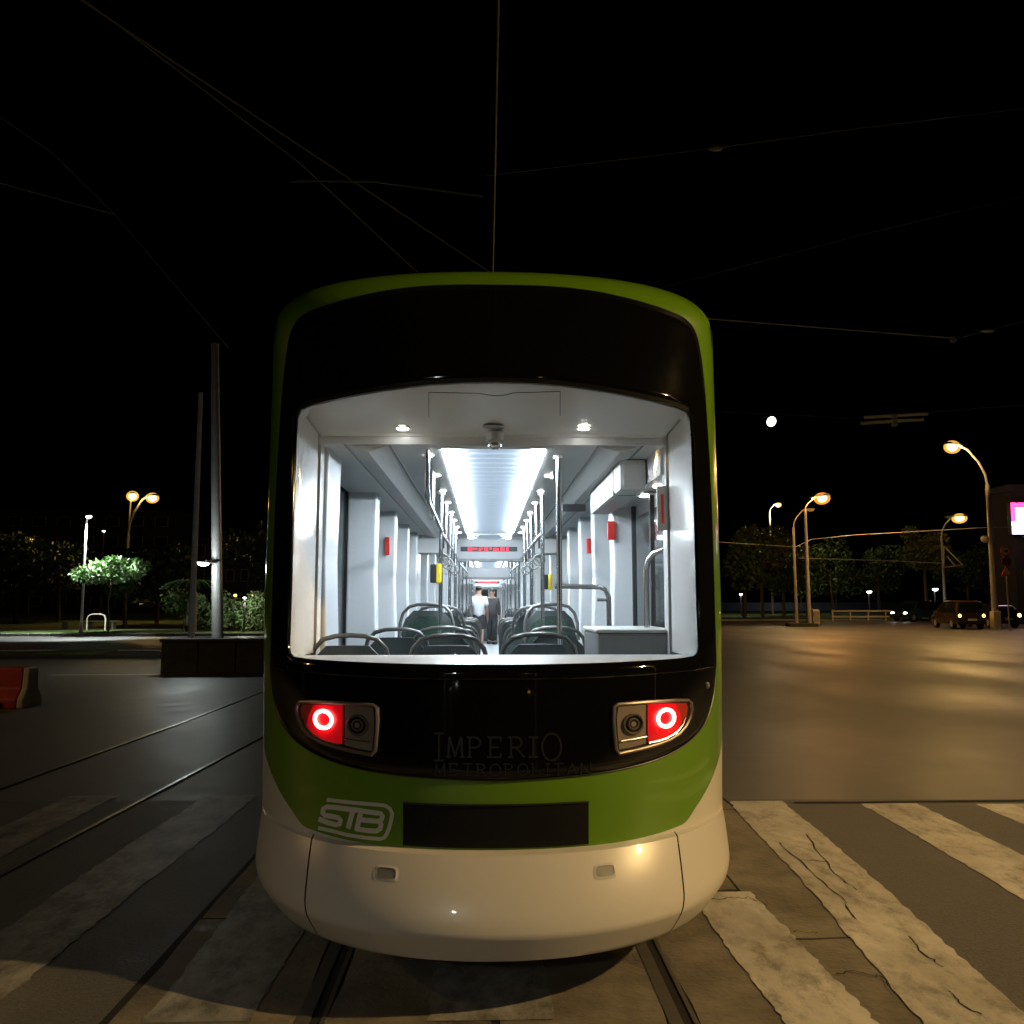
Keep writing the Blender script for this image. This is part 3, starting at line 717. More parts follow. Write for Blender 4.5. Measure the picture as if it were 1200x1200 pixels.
# ------------------------------------------------------------------ tram interior
# lining round the window opening
def ring3(c, s_list): return [on(body, s * p, z, -.012) for s, p, z in s_list]
top_l = [(-1, p, z) for p, z in reversed(h_top)] + [(1, p, z) for p, z in h_top[1:]]
topcut = [q for q in top_l if q[2] > h_top[5][1] - .03]
A = ring3(None, topcut); xm = max(q.x for q in A); n_ = len(A)
Bm = [Vector((q.x / xm * 1.04, 4.52 + .10 * (q.x / xm) ** 2, 2.665)) for q in A]
Cm = [Vector((q.x / xm * 1.00, 4.86, 2.62)) for q in A]
Dm = [Vector((q.x, 4.872, 2.604)) for q in Cm]
rows = A + Bm + Cm + Dm
MB().add(rows, [(r_ * n_ + i, r_ * n_ + i + 1, (r_ + 1) * n_ + i + 1, (r_ + 1) * n_ + i) for r_ in range(3) for i in range(n_ - 1)]).build('ceiling_dome', 'inner_dome', tram, smooth=True)
MB().box(-1.2, -1.0, 4.89, 5.0, 1.1, 2.62).build('end_trim', 'inner', tram); MB().box(1.0, 1.2, 4.89, 5.0, 1.1, 2.62).build('end_trim', 'inner', tram)
botc = [(-1, p, z) for p, z in reversed(h_bot[:-1])] + [(1, p, z) for p, z in h_bot[1:-1]]
A = ring3(None, botc); n_ = len(A); xm = max(q.x for q in A)
B = [Vector((q.x / xm * 1.03, 4.62, 1.372)) for q in A]; C_ = [Vector((q.x, 4.64, .9)) for q in B]
MB().add(A + B + C_, [(r_ * n_ + i, r_ * n_ + i + 1, (r_ + 1) * n_ + i + 1, (r_ + 1) * n_ + i) for r_ in range(2) for i in range(n_ - 1)]).build('window_sill', 'inner', tram, smooth=True)
for s in (-1, 1):
    sd_ = [(p, z) for p, z in h_top if z <= h_top[5][1] + .001] + [(p, z) for p, z in reversed(h_bot[-4:-1])]
    A = [on(body, s * p, z, -.012) for p, z in sd_]; n_ = len(A)
    zt_, zb_ = A[0].z, A[-1].z
    B = [Vector((s * 1.012, 4.87, 1.37 + (q.z - zb_) / (zt_ - zb_) * (2.62 - 1.37))) for q in A]
    Cc = [Vector((s * 1.03, 4.60 + .0 * q.z, 1.37 + (q.z - zb_) / (zt_ - zb_) * (2.655 - 1.37))) for q in A]
    rows = A + Cc + B
    MB().add(rows, [(r_ * n_ + i, r_ * n_ + i + 1, (r_ + 1) * n_ + i + 1, (r_ + 1) * n_ + i) for r_ in range(2) for i in range(n_ - 1)]).build('window_reveal', 'inner_dome', tram, smooth=True)
MB().box(-1.12, 1.12, 4.66, 4.70, .29, 1.05).build('leak_panel', 'inner', tram)  # unseen panel added to stop cabin light leaking out under the bumper
# hatch outline in the dome (thin gap line) and hatch catch
def onray(px, py, z): r = ray(px, py); return CAM + r * ((z - CAM.z) / r.z)
domez = lambda px, py: at(px, py, 4.30) + Vector((0, 0, -.006))
hl = [(503, 489), (503, 461), (560, 462), (572, 464), (582, 465), (592, 464), (602, 461.5), (656, 460), (656, 488)]
def domept(px, py):
    u = abs(px - 580) / 230; yh = 448 + 31 * u * u; t = min(1, max(0, (py - yh) / (490 - yh)))
    return at(px, py, 4.00 + .30 * u * u + (4.50 - 4.0 - .2 * u * u) * t)
MB().tube([domept(*p) - Vector((0, .02, .0)) for p in hl], .0022, 5).build('hatch_gap', 'dark', tram)
def up_(px, py, z): r = ray(px, py); return CAM + r * ((z - CAM.z) / r.z)
for px in (472, 684):
    p = up_(px, 502, 2.6295)
    MB().lathe([(.030, -.006), (.030, 0.003)], p, 18).build('downlight', 'spot', tram)
    MB().tube([p + Vector((.038 * math.cos(k * math.pi / 9), .038 * math.sin(k * math.pi / 9), +.003)) for k in range(20)], .005, 6, cap=False).build('downlight_ring', 'whiteplastic', tram)
p = up_(578, 500, 2.632); MB().ell(p, .062, .05, .011, 18, 6).build('speaker_grille', 'greybox', tram, smooth=True)
p = at(580, 516, 4.80)
d_ = MB().ell(p + Vector((0, 0, -.02)), .04, .04, .035, 14, 8).build('camera_dome', 'chrome', tram, smooth=True)
MB().lathe([(.05, 0), (.05, .05)], p + Vector((0, 0, -.005)), 16).build('dome_mount', 'whiteplastic', d_)
# floor, ceiling, walls
CZ = 2.56
MB().box(-1.2, 1.2, 4.6, 33.9, .30, .35).build('floor', 'floor', tram)
for s in (-1, 1):
    x0, x1 = sorted((s * .31, s * 1.19))
    MB().box(x0, x1, 4.88, 11.75, CZ, CZ + .05).build('ceiling', 'inner', tram)
    MB().box(x0, x1, 12.25, 17.3, CZ, CZ + .05).build('ceiling', 'inner', tram)
    MB().box(x0, x1, 17.75, 28.2, CZ, CZ + .05).build('ceiling', 'inner', tram)
    a, b = sorted((s * 1.05, s * 1.19))
    MB().box(a, b, 5.0, 28.2, .35, 1.12).build('wall_lining', 'inner', tram)
MB().box(-1.19, 1.19, 4.6, 28.3, CZ + .11, CZ + .14).build('ceiling_backing', 'inner', tram)
for s in (-1, 1):
    for xx in (.60, .86): MB().box(*sorted((s * xx, s * (xx + .012))), 4.9, 11.7, CZ - .004, CZ).build('ceiling_joint', 'greybox', tram)
    MB().add([(s * .62, 4.92, CZ - .002), (s * .85, 4.92, CZ - .002), (s * .85, 11.7, CZ - .002), (s * .735, 11.7, CZ - .035), (s * .735, 4.92, CZ - .035), (s * .62, 11.7, CZ - .002)], [(0, 4, 3, 5), (4, 1, 2, 3), (0, 1, 4)]).build('ceiling_fairing', 'inner', tram)
# luminous ceiling: bright edge strips and a ribbed diffuser
for (y0, y1) in ((4.95, 11.65), (12.35, 17.25), (17.85, 27.9)):
    for s in (-1, 1):
        a, b = sorted((s * .235, s * .305))
        MB().box(a, b, y0 + .06, y1 - .45, CZ - .006, CZ + .05).build('light_strip', 'led', tram)
    mb = MB(); y = y0; step = .19
    while y < y1 - .02:
        for k in range(4):
            t0, t1 = k / 4, (k + 1) / 4; za = CZ + .062 - .045 * math.sin(math.pi * t0); zb = CZ + .062 - .045 * math.sin(math.pi * t1)
            mb.add([(-.236, y + step * t0, za), (.236, y + step * t0, za), (.236, y + step * t1, zb), (-.236, y + step * t1, zb)], [(0, 1, 2, 3)])
        y += step
    mb.build('light_diffuser', 'ledrib', tram)
mb = MB(); ca = [(-.345, CZ - .006), (.345, CZ - .006), (.335, CZ + .02), (.29, CZ + .062), (-.29, CZ + .062), (-.335, CZ + .02)]
mb.add([(x, 4.884, z) for x, z in ca] + [(x * .97, 4.99, z) for x, z in ca], [tuple(range(6)), tuple(range(11, 5, -1))] + [(i, i + 6, (i + 1) % 6 + 6, (i + 1) % 6) for i in range(6)])
mb.build('light_end_cap', 'whiteplastic', tram)
y = 5.25
while y < 27.5:
    if not (11.5 < y < 12.5 or 17.1 < y < 18):
        for s in (-1, 1): MB().lathe([(.024, -.006), (.024, .0)], (s * .40, y, CZ - .001), 10).build('downlight', 'spot', tram)
    y += .85
# portal beams with passenger displays
for (yb, z0, z1, hw) in ((11.72, 2.22, 2.52, .54), (17.35, 2.13, 2.36, .52), (27.6, 2.12, 2.34, .45)):
    b_ = MB().box(-hw, hw, yb, yb + .16, z0, z1, .03).build('display_beam', 'beam', tram)
    MB().box(-hw, hw, yb - .012, yb + .1, z0 - .02, z0 + .022, .008).build('beam_edge', 'greybox', b_)
    if yb != 17.35:
        MB().box(-.40, .38, yb - .008, yb + .02, z0 + .12, z0 + .185).build('display_screen', 'dark', b_)
        mb = MB(); x = -.30
        while x < .27:
            wv = random.uniform(.012, .035)
            mb.box(x, x + wv, yb - .012, yb - .009, z0 + .128 + random.choice((0, 0, .015)), z0 + .178 - random.choice((0, 0, .012))); x += wv + random.choice((.006, .008, .02))
        mb.build('display_text', 'ledred', b_)
    for s in (-1, 1):
        MB().lathe([(.018, -.006), (.018, 0)], (s * .17, yb - .10, CZ - .002), 12).build('downlight', 'spot', b_)
        MB().box(*sorted((s * hw, s * 1.19)), yb, yb + .5, z0 + .1, CZ + .02).build('portal_side', 'inner', b_)
        MB().box(*sorted((s * .98, s * 1.19)), yb, yb + .5, .35, z0 + .1).build('portal_post', 'inner', b_)
# wall pillars; each leans a little inwards
def pillar(s, y, depth=.20, xi=.955, top=CZ + .03):
    mb = MB(); xo = 1.20
    pr = [(xi - .03, .35), (xi - .012, 1.2), (xi + .012, 1.9), (xi, top)]
    vs_ = []
    for x_, z_ in pr: vs_ += [(s * x_, y, z_), (s * xo, y, z_), (s * xo, y + depth, z_), (s * x_, y + depth, z_)]
    fs = []
    for i in range(len(pr) - 1):
        for k in range(4): a = i * 4 + k; b = i * 4 + (k + 1) % 4; fs.append((a, b, b + 4, a + 4))
    mb.add(vs_, fs)
    o = mb.build('pillar', 'pillar', tram)
    bv = o.modifiers.new('bevel', 'BEVEL'); bv.width = .015; bv.segments = 2
    return o
pillar(-1, 5.006, .43, .972)
LP = [7.10, 8.60, 10.0, 11.3, 13.4, 15.4, 18.6, 20.6, 22.6, 24.6, 26.6]
for y in LP: pillar(-1, y)
for y in [6.75, 7.95, 9.1, 10.4, 13.4, 15.4, 18.6, 20.6, 22.6, 24.6, 26.6]: pillar(1, y)
# near left: dark gasket and coat hook, red hammers
MB().box(-1.19, -1.16, 6.3, 6.36, .5, 2.5).build('gasket', 'rubber', tram)
for (px, py, Y) in ((455, 640, 8.59), ):
    p = at(px, py, Y); MB().box(p.x - .03, p.x + .015, Y - .03, Y, p.z - .09, p.z + .09, .006).build('emergency_hammer', 'redplastic', tram)
for (px, py, Y, w_, h_) in ((716, 622, 6.74, .03, .075), (690, 640, 7.94, .022, .07)):
    p = at(px, py, Y); MB().box(p.x - w_, p.x + w_, Y - .03, Y, p.z - h_, p.z + h_, .006).build('emergency_hammer', 'redplastic', tram)
p = at(771, 598, 5.0); q = MB().box(p.x - .03, p.x + .03, 4.872, 4.888, p.z - .13, p.z + .13, .003).build('notice_plate', 'whiteplastic', tram)
MB().box(p.x - .008, p.x + .008, 4.868, 4.872, p.z - .09, p.z + .08).build('notice_print', 'redplastic', q)
# right: door leaf with gaskets and glass, operator casing, cabinet
dr = MB().box(1.13, 1.17, 5.15, 6.70, .36, 2.42).build('door', 'pillar', tram)
MB().box(1.115, 1.13, 5.30, 5.86, .60, 2.30).build('door_glass', 'sideglass', dr); MB().box(1.115, 1.13, 6.0, 6.6, .60, 2.30).build('door_glass', 'sideglass', dr)
for y in (5.22, 5.93, 6.66): MB().box(1.10, 1.13, y - .02, y + .02, .36, 2.42).build('door_gasket', 'rubber', dr)
cs = MB().prism([(4.95, 2.40), (7.2, 2.40), (7.2, CZ), (4.95, CZ)], .98, 1.19).build('door_soffit', 'inner', tram)
for (xx, yy) in ((1.07, 5.45), (1.07, 5.95)): MB().lathe([(.035, -.008), (.035, 0)], (xx, yy, 2.399), 14).build('downlight', 'spot', tram)
for yy in (5.68, 5.74): MB().box(1.03, 1.12, yy, yy + .03, 2.394, 2.40).build('vent', 'greybox', tram)
op = MB().box(.80, .975, 5.35, 6.9, 2.36, CZ, .03).build('operator_casing', 'whiteplastic', tram)
MB().box(.796, .979, 5.60, 5.606, 2.355, CZ).build('casing_joint', 'greybox', op)
MB().box(.60, .80, 7.2, 7.24, 2.42, 2.48).build('air_grille', 'dark', tram)
cb = MB().box(.60, 1.05, 4.95, 5.65, .35, 1.475, .02).build('equipment_cabinet', 'greybox', tram)
MB().box(.59, 1.055, 4.94, 5.66, 1.475, 1.495, .008).build('cabinet_top', 'whiteplastic', cb)
# handrails and poles
def pole(x, y, z0=.35, z1=CZ): 
    o = MB().tube([(x, y, z0), (x, y, z1)], .017, 10).build('grab_pole', 'chrome', tram, smooth=True)
    MB().lathe([(.035, -.02), (.035, 0)], (x, y, z1), 12).build('pole_flange', 'whiteplastic', o)
for x, y in ((.405, 5.25), (-.42, 7.05), (.42, 7.05), (-.42, 8.8), (.42, 8.8), (-.42, 10.4), (.42, 10.4), (-.45, 12.9), (.45, 12.9), (-.45, 14.6), (.45, 14.6), (-.42, 16.4), (.42, 16.4), (-.42, 19), (.42, 19), (-.42, 21.5), (.42, 21.5), (-.42, 24), (.42, 24)):
    pole(x, y)
def bar(pts, r=.016, name='handrail', m='chrome'): return MB().tube(pts, r, 10).build(name, m, tram, smooth=True)
bar([(-.40, 5.05, CZ), (-.40, 5.05, 2.34), (-.40, 5.12, 2.29), (-.41, 5.3, 2.275), (-.42, 7.05, 2.24)])
for s in (-1, 1):
    bar([(s * .42, 7.05, 2.22), (s * .42, 11.3, 2.22)]); bar([(s * .45, 12.9, 2.22), (s * .42, 16.4, 2.22)]); bar([(s * .42, 19, 2.22), (s * .42, 24, 2.22)])
    for y in (5.9, 7.9, 9.6): bar([(s * .42, y, CZ), (s * .42, y, 2.22)] if not (s > 0 and y < 6) else [(s * .42, y, CZ), (s * .42, y, CZ - .05)])
    for y in (7.5, 8.3, 9.3, 10.0):
        bar([(s * .42 + .0, y, 2.22), (s * .42, y - .005, 2.12)], .008, 'hand_strap', 'dark')
        bar([(s * .42 + .05 * math.sin(2 * math.pi * k / 14), y, 2.07 - .05 + .05 * math.cos(2 * math.pi * k / 14)) for k in range(15)], .007, 'strap_loop', 'greybox')
a = at(650, 687, 6.1); b = at(703, 688, 6.1)
bar([a, b, b + Vector((.04, 0, -.02)), b + Vector((.062, 0, -.07)), b + Vector((.065, 0, -.5))], .018)
a = at(757, 668, 5.3)
bar([a + Vector((0, 0, -.6)), a, a + Vector((.012, -.02, .06)), a + Vector((.04, -.05, .10)), a + Vector((.10, -.09, .125))], .017)
p = at(700, 703, 6.1); bar([p, p + Vector((.08, 0, 0))], .012)
# ticket validators
for (px, py, Y) in ((510, 671, 7.0), (640, 681, 8.75)):
    p = at(px, py, Y); v = MB().box(p.x - .035, p.x + .015, Y - .10, Y - .02, p.z - .085, p.z + .065, .012).build('validator', 'dark', tram)
    MB().box(p.x + .013, p.x + .055, Y - .105, Y - .02, p.z - .09, p.z + .07, .014).build('validator_face', 'yellow', v)
# seats with grab loops
seat_meshes = {}
def seat(x, y, ztop, face=1):
    root = empty('seat', (x, y, ztop), 0 if face > 0 else math.pi); root.parent = tram
    if not seat_meshes:
        def shell(w2, z0, z1, t):
            mb = MB(); n_ = 10; vs_ = []; fs = []
            for j in range(9):
                v = j / 8; z = z0 + (z1 - z0) * v
                hw = w2 * (1 if v < .7 else math.sqrt(max(.25, 1 - ((v - .7) / .36) ** 2)))
                for i in range(n_ + 1):
                    u = -1 + 2 * i / n_; vs_.append((u * hw, -.05 * u * u - .02 * (1 - v) + .06 * v * -1, z))
            m_ = len(vs_)
            vs_ += [(a, b - t, c) for a, b, c in vs_]
            for j in range(8):
                for i in range(n_):
                    a = j * (n_ + 1) + i; fs.append((a, a + 1, a + n_ + 2, a + n_ + 1)); fs.append((a + m_, a + n_ + 1 + m_, a + n_ + 2 + m_, a + 1 + m_))
            bd = [i for i in range(n_ + 1)] + [j * (n_ + 1) + n_ for j in range(1, 9)] + [8 * (n_ + 1) + i for i in range(n_ - 1, -1, -1)] + [j * (n_ + 1) for j in range(7, 0, -1)]
            for k in range(len(bd)): a, b = bd[k], bd[(k + 1) % len(bd)]; fs.append((a, a + m_, b + m_, b))
            return mb.add(vs_, fs)
        objs = [shell(.215, -.62, -.055, .03).build('backrest', 'seat', None, smooth=True), shell(.18, -.58, -.10, .012).build('back_cushion', 'fabric', None, smooth=True),
                MB().box(-.21, .21, .02, .44, -.70, -.62, .03).build('seat_cushion', 'fabric', None, smooth=True),
                MB().box(-.05, .05, .12, .30, -1.10, -.70, .01).build('pedestal', 'seat', None),
                MB().tube([(-.225, 0, -.30), (-.222, -.02, -.16), (-.20, -.04, -.075), (-.15, -.055, -.022), (-.08, -.06, -.004), (0, -.06, 0), (.08, -.06, -.004), (.15, -.055, -.022), (.20, -.04, -.075), (.222, -.02, -.16), (.225, 0, -.30)], .014, 8).build('grab_loop', 'loop', None, smooth=True)]
        for v in objs[1].data.vertices: v.co.y += .02
        for o in objs: seat_meshes[o.name] = o.data; 
        for o in objs: o.parent = root
        return root
    for nm, me in list(seat_meshes.items()):
        o = bpy.data.objects.new(nm, me); col.objects.link(o); o.parent = root
    return root
zrow = at(530, 744, 4.92).z
seat(at(412, 750, 4.92).x, 4.92, zrow - .0); seat(at(526, 750, 4.92).x, 4.92, zrow); seat(at(631, 750, 4.92).x, 4.92, zrow + .006)
seat(at(466, 745, 6.0).x, 6.0, at(466, 737, 6.0).z); seat(at(520, 745, 6.2).x, 6.2, at(512, 735, 6.2).z); seat(at(650, 745, 6.1).x, 6.1, at(650, 735, 6.1).z)
zr2 = at(500, 708, 7.2).z
seat(at(500, 720, 7.2).x, 7.2, zr2, -1); seat(at(515, 720, 7.75).x, 7.75, zr2 - .02, 1); seat(at(646, 720, 7.2).x, 7.2, zr2, -1); seat(at(630, 720, 7.75).x, 7.75, zr2 - .02)
for y in (9.4, 10.6, 13.3, 14.4, 15.6, 19.0, 20.2, 22, 23.4, 25):
    for x in (-.78, -.36, .40, .80) if 9 < y < 17 else (-.70, .72): seat(x, y, 1.36 if y < 19 else 1.45, 1)
MB().box(-1.04, -.20, 5.6, 8.3, .35, .58).build('seat_podium', 'floor', tram); MB().box(.26, 1.04, 5.8, 8.3, .35, .58).build('seat_podium', 'floor', tram)
# cab wall at the far end with door
cw = MB().box(-1.19, -.30, 28.3, 28.36, .35, 2.56).build('cab_wall', 'inner', tram); MB().box(.36, 1.19, 28.3, 28.36, .35, 2.56).build('cab_wall', 'inner', tram)
MB().box(-.30, .36, 28.3, 28.36, 2.13, 2.56).build('cab_wall', 'inner', tram)
cdoor = MB().box(-.29, .35, 28.32, 28.35, .36, 2.12).build('cab_door', 'sideglass', tram)
for x0, x1 in ((-.31, -.25), (.02, .09), (.31, .37)): MB().box(x0, x1, 28.28, 28.32, .36, 2.12).build('door_frame', 'whiteplastic', cdoor)
MB().box(-.31, .37, 28.28, 28.32, 2.06, 2.13).build('door_frame', 'whiteplastic', cdoor)

# ------------------------------------------------------------------ street lamps
SOD = (1.0, 0.60, 0.20); ORG = (1.0, 0.45, 0.12); WHT = (0.90, 1.0, 0.95)
def lamp_head(root, c, d, lens, scale=1.0):
    """luminaire at local point c pointing along unit direction d"""
    d = Vector(d).normalized(); ang = math.atan2(d.y, d.x); rot = Matrix.Rotation(ang, 3, 'Z'); c = Vector(c)
    def tr(mb): mb.v = [tuple(rot @ (Vector(p) * scale) + c) for p in mb.v]; return mb
    h = MB()
    prof = [(-.42, .045, .04), (-.30, .085, .055), (-.05, .15, .085), (.20, .16, .085), (.36, .11, .06), (.42, .03, .02)]
    vs_ = []; n_ = 12
    for x, wy, hz in prof:
        for k in range(n_):
            a = 2 * math.pi * k / n_; vs_.append((x, wy * math.cos(a), hz * max(-.25, math.sin(a)) + .02))
    fs = [(i * n_ + k, i * n_ + (k + 1) % n_, (i + 1) * n_ + (k + 1) % n_, (i + 1) * n_ + k) for i in range(5) for k in range(n_)] + [tuple(range(n_)), tuple(range(5 * n_, 6 * n_))]
    hd = tr(h.add(vs_, fs)).build('lamp_head', 'lamphead', root, smooth=True)
    if lens in ('sodium', 'sodium_or'):
        tr(MB().ell((.10, 0, -.06), .29, .22, .20, 18, 10)).build('lamp_halo', lens + '_bowl', hd, smooth=True)  # added glowing shell, drawn as the halo around the lens
        tr(MB().ell((.10, 0, -.06), .17, .13, .12, 14, 8)).build('lamp_lens', lens, hd, smooth=True)
    else: tr(MB().ell((.10, 0, -.03), .25, .14, .11, 16, 8)).build('lamp_lens', lens, hd, smooth=True)
def street_lamp(label, base, H, heads, lens, pm='galv', r0=.10, r1=.06, power=0, color=SOD, group=None, base_box=False, scale=1.0, spot=160, name='street_lamp', arm_r=.04):
    """pole with arms; heads = list of (dx,dy,dz) of the luminaire relative to the pole top"""
    root = tag(empty(name, base), label, 'street lamp', group)
    MB().tube([(0, 0, 0), (0, 0, H * .5), (0, 0, H)], [r0, (r0 + r1) / 2, r1], 12).build('pole', pm, root, smooth=True)
    MB().lathe([(r0 * 1.9, 0), (r0 * 1.9, .04), (r0 * 1.25, .06), (r0 * 1.2, .16)], (0, 0, 0), 14).build('base_flange', pm, root)
    if base_box: MB().box(-.22, .22, -.22, .22, 0, 1.1, .04).build('base_casing', 'barrier_white', root)
    for (dx, dy, dz) in heads:
        d = Vector((dx, dy, 0)); L = d.length
        tip = Vector((dx, dy, H + dz))
        if L > .05:
            u = d / L; st = tip - u * .36 * scale
            mid = Vector((dx * .25, dy * .25, H + dz * .62))
            MB().tube([(0, 0, H - .1), (dx * .06, dy * .06, H + dz * .3), mid, Vector((dx * .6, dy * .6, H + dz * .95)), st], arm_r, 8).build('arm', pm, root, smooth=True)
        else: u = Vector((0, -1, 0))
        lamp_head(root, tip, u, lens, scale)
        if power:
            lamp_light('lamp_glow', tip + Vector((0, 0, -.22)) , power, color, root, .14, spot)
    return root
def gx(px, Y): return at(px, 700, Y).x
# the lamp on the right pavement abreast of the tram's end, out of frame: its shadows fall to the left
street_lamp('tall sodium street lamp on the right pavement abreast of the tram end', (14.3, 0.1, 0), 7.9, [(-1.9, 0.1, .85)], 'sodium', 'galv', .11, .07, power=7800, color=(1.0, .65, .26), arm_r=.05)
street_lamp('added unseen sodium street lamp on the left that brightens the red barrier', (-21.5, 6, 0), 7.6, [(1.7, 0, .8)], 'sodium', 'galv', .11, .07, power=1200, color=SOD)  # lamp added out of view to lighten the barrier and left ground
# right-hand row
def by_px(px, base_Y): return (gx(px, base_Y), base_Y, 0)
p = by_px(947, 57); tip = at(950, 585, 57)
l1 = street_lamp('concrete street lamp with orange glow on a dark slab at the road edge', p, tip.z - .75, [(tip.x - p[0] + .15, -1.2, .75)], 'sodium_or', 'poleconc', .17, .10, power=8500, color=ORG, scale=2.0, spot=None)
MB().box(-1.5, .45, -.5, .35, -.02, .22, .03).build('base_slab', 'concrete', l1)
p = by_px(932.5, 62); tip = at(941, 598, 62)
street_lamp('slim unlit lamp post with bent arm behind the orange street lamp', p, at(932, 618, 62).z, [(tip.x - p[0] + .3, -.4, tip.z - at(932, 618, 62).z)], 'lamphead', 'poleconc', .13, .09)
p = by_px(1165, 50); tip = at(1118, 522, 48.5); top = at(1150, 568, 50)
l2 = street_lamp('tall curved-arm street lamp with yellow light beside the queued cars', p, top.z, [(tip.x - p[0], -1.5, tip.z - top.z)], 'sodium', 'galv', .19, .12, power=11500, color=SOD, base_box=True, scale=1.9, arm_r=.07, spot=None)
MB().ell((-.35, 0, top.z * .62), .28, .06, .22, 14, 8).build('pole_box', 'whiteplastic', l2, smooth=True)
p = by_px(1107, 88); tip = at(1121, 606, 87); top = at(1106, 628, 88)
street_lamp('distant street lamp with yellow glow above the tram-line bracket', p, top.z, [(tip.x - p[0], -1.0, tip.z - top.z)], 'sodium', 'galv', .16, .10, power=9000, color=SOD, scale=2.6, arm_r=.07, spot=None)
p = by_px(905, 96); tip = at(911, 591, 95)
street_lamp('small pale yellow street lamp above the treetops', p, tip.z - .8, [(tip.x - p[0], -1.0, .8)], 'sodium', 'galv', .13, .09, power=2500, color=(1, .8, .4), scale=1.4, spot=None)
for px, py, Y, k, lab in ((1018, 693, 92, 1.5, 'low white park lamp beside the guard rail'), (1095, 690, 86, 1.5, 'white lantern on a short post above the blue van'), (979, 682, 110, 1.1, 'small white path lamp beyond the guard rail'), (938, 683, 100, 1.1, 'small white path lamp behind the orange lamp pole'), (868, 696, 90, 1.0, 'pale green lantern on a short post beside the tram')):
    t = at(px, py, Y); street_lamp(lab, (t.x, Y, 0), t.z - .1, [(0, 0, .1)], 'whitelamp', 'darkpole', .06, .045, power=90, color=WHT, scale=k, spot=170, name='park_lamp')
# left-hand lamps
t = at(104, 606, 43); street_lamp('white park lamp on a grey post beside the lit small tree', (gx(97, 43), 43, .12), t.z - .25, [(t.x - gx(97, 43) + .1, -.25, .15)], 'whitelamp', 'galv', .075, .05, power=4500, color=WHT, scale=.9, spot=104, name='park_lamp')
p = by_px(147, 70); ta, tb = at(155, 580, 69), at(177, 582, 68); top = at(148, 625, 70)
street_lamp('twin-arm street lamp with two yellow heads behind the park', p, top.z, [(ta.x - p[0], -1.0, ta.z - top.z), (tb.x - p[0], -2.0, tb.z - top.z)], 'sodium', 'galv', .15, .11, power=4500, color=SOD, scale=2.1, arm_r=.08, spot=None)
for px, py, Y, lab in ((38, 632, 90, 'small pale lamp near the dark apartment block'), (122, 622, 95, 'small white lamp behind the park lamp'), (291, 650, 120, 'tiny bluish lamp high behind the hedge'), (308, 661, 110, 'tiny yellow-green lamp beside the tram corner'), (276, 697, 90, 'tiny warm lamp over the hedge'), (287, 700, 43.8, 'tiny white lamp in front of the hedge'), (297, 697, 88, 'small cream lamp over the hedge')):
    t = at(px, py, Y); street_lamp(lab, (t.x, Y, 0), max(.4, t.z - .1), [(0, 0, .1)], 'whitelamp' if 'white' in lab or 'bluish' in lab else 'sodium', 'darkpole', .06, .045, power=170 if px == 287 else 0, color=(1, .95, .8), scale=.9 if px != 287 else .5, spot=None, name='park_lamp')
# lamps of the street behind the viewer: they light the tram end and show in its paint and glass
g_p, g_z = hit(768, 545); gp_ = body(g_p, g_z); gn = normal(body, g_p, g_z); vd = (gp_ - CAM).normalized(); rd = vd - 2 * vd.dot(gn) * gn
k_ = (8.6 - gp_.z) / rd.z if rd.z > .02 else 25; k_ = min(k_, 60); rp_ = gp_ + rd * k_
print('REFLECTED LAMP', rp_, rd, gp_, [tuple(gp_ + rd * t) for t in (8, 10, 12)])
BEH = []
for i, (x, y, h, pw, c_, ln_, lab) in enumerate(((-7, -16, 8.5, 1100, WHT, 'whitelamp', 'white street lamp on the left pavement behind the crossing'), (6.5, -20, 8.5, 500, SOD, 'sodium', 'sodium street lamp on the right pavement behind the crossing'),
                                     (-11, -34, 9, 450, WHT, 'whitelamp', 'white street lamp farther down the street behind the crossing'), (12, -42, 9, 700, SOD, 'sodium', 'sodium street lamp farther down the street behind the crossing'))):
    street_lamp(lab, (x, y, 0), h, [(-1.6 if x > 0 else 1.6, 0, .7)], ln_, 'galv', .11, .07, power=pw, color=c_)

# ------------------------------------------------------------------ poles and overhead wires
def mast(label, base, H, r0, r1, m='galv', lean=(0, 0)):
    root = tag(empty('catenary_pole', base), label, 'pole')
    MB().tube([(0, 0, 0), (lean[0], lean[1], H)], [r0, r1], 14).build('shaft', m, root, smooth=True)
    MB().lathe([(r0 * 1.6, 0), (r0 * 1.6, .05), (r0 * 1.1, .08)], (0, 0, 0), 14).build('base_flange', m, root)
    MB().lathe([(r1 * 1.1, 0), (r1 * 1.05, .05), (.01, .09)], (lean[0], lean[1], H), 14).build('cap', m, root)
    return root
t = at(267, 405, 23); cpole = mast('tall steel catenary pole behind the low concrete wall', (gx(258, 23), 23, 0), t.z, .155, .10, 'galv', (t.x - gx(258, 23) - .35, 0))
q0 = at(241, 660, 22.6) - Vector(cpole.location)
MB().tube([(0, 0, q0.z + .05), (q0.x * .5, q0.y * .5, q0.z + .07), (q0.x, q0.y, q0.z + .06)], .02, 6).build('bracket', 'galv', cpole)
lamp_head(cpole, q0, (-1, -.4, 0), 'whitelamp', .55)
lamp_light('bracket_glow', q0 + Vector((-.2, -.5, -.12)), 110, WHT, cpole, .1)
t = at(235, 462, 31); mast('slim rusty catenary pole beside the palm', (gx(226, 31), 31, 0), t.z, .12, .08, 'poleconc')
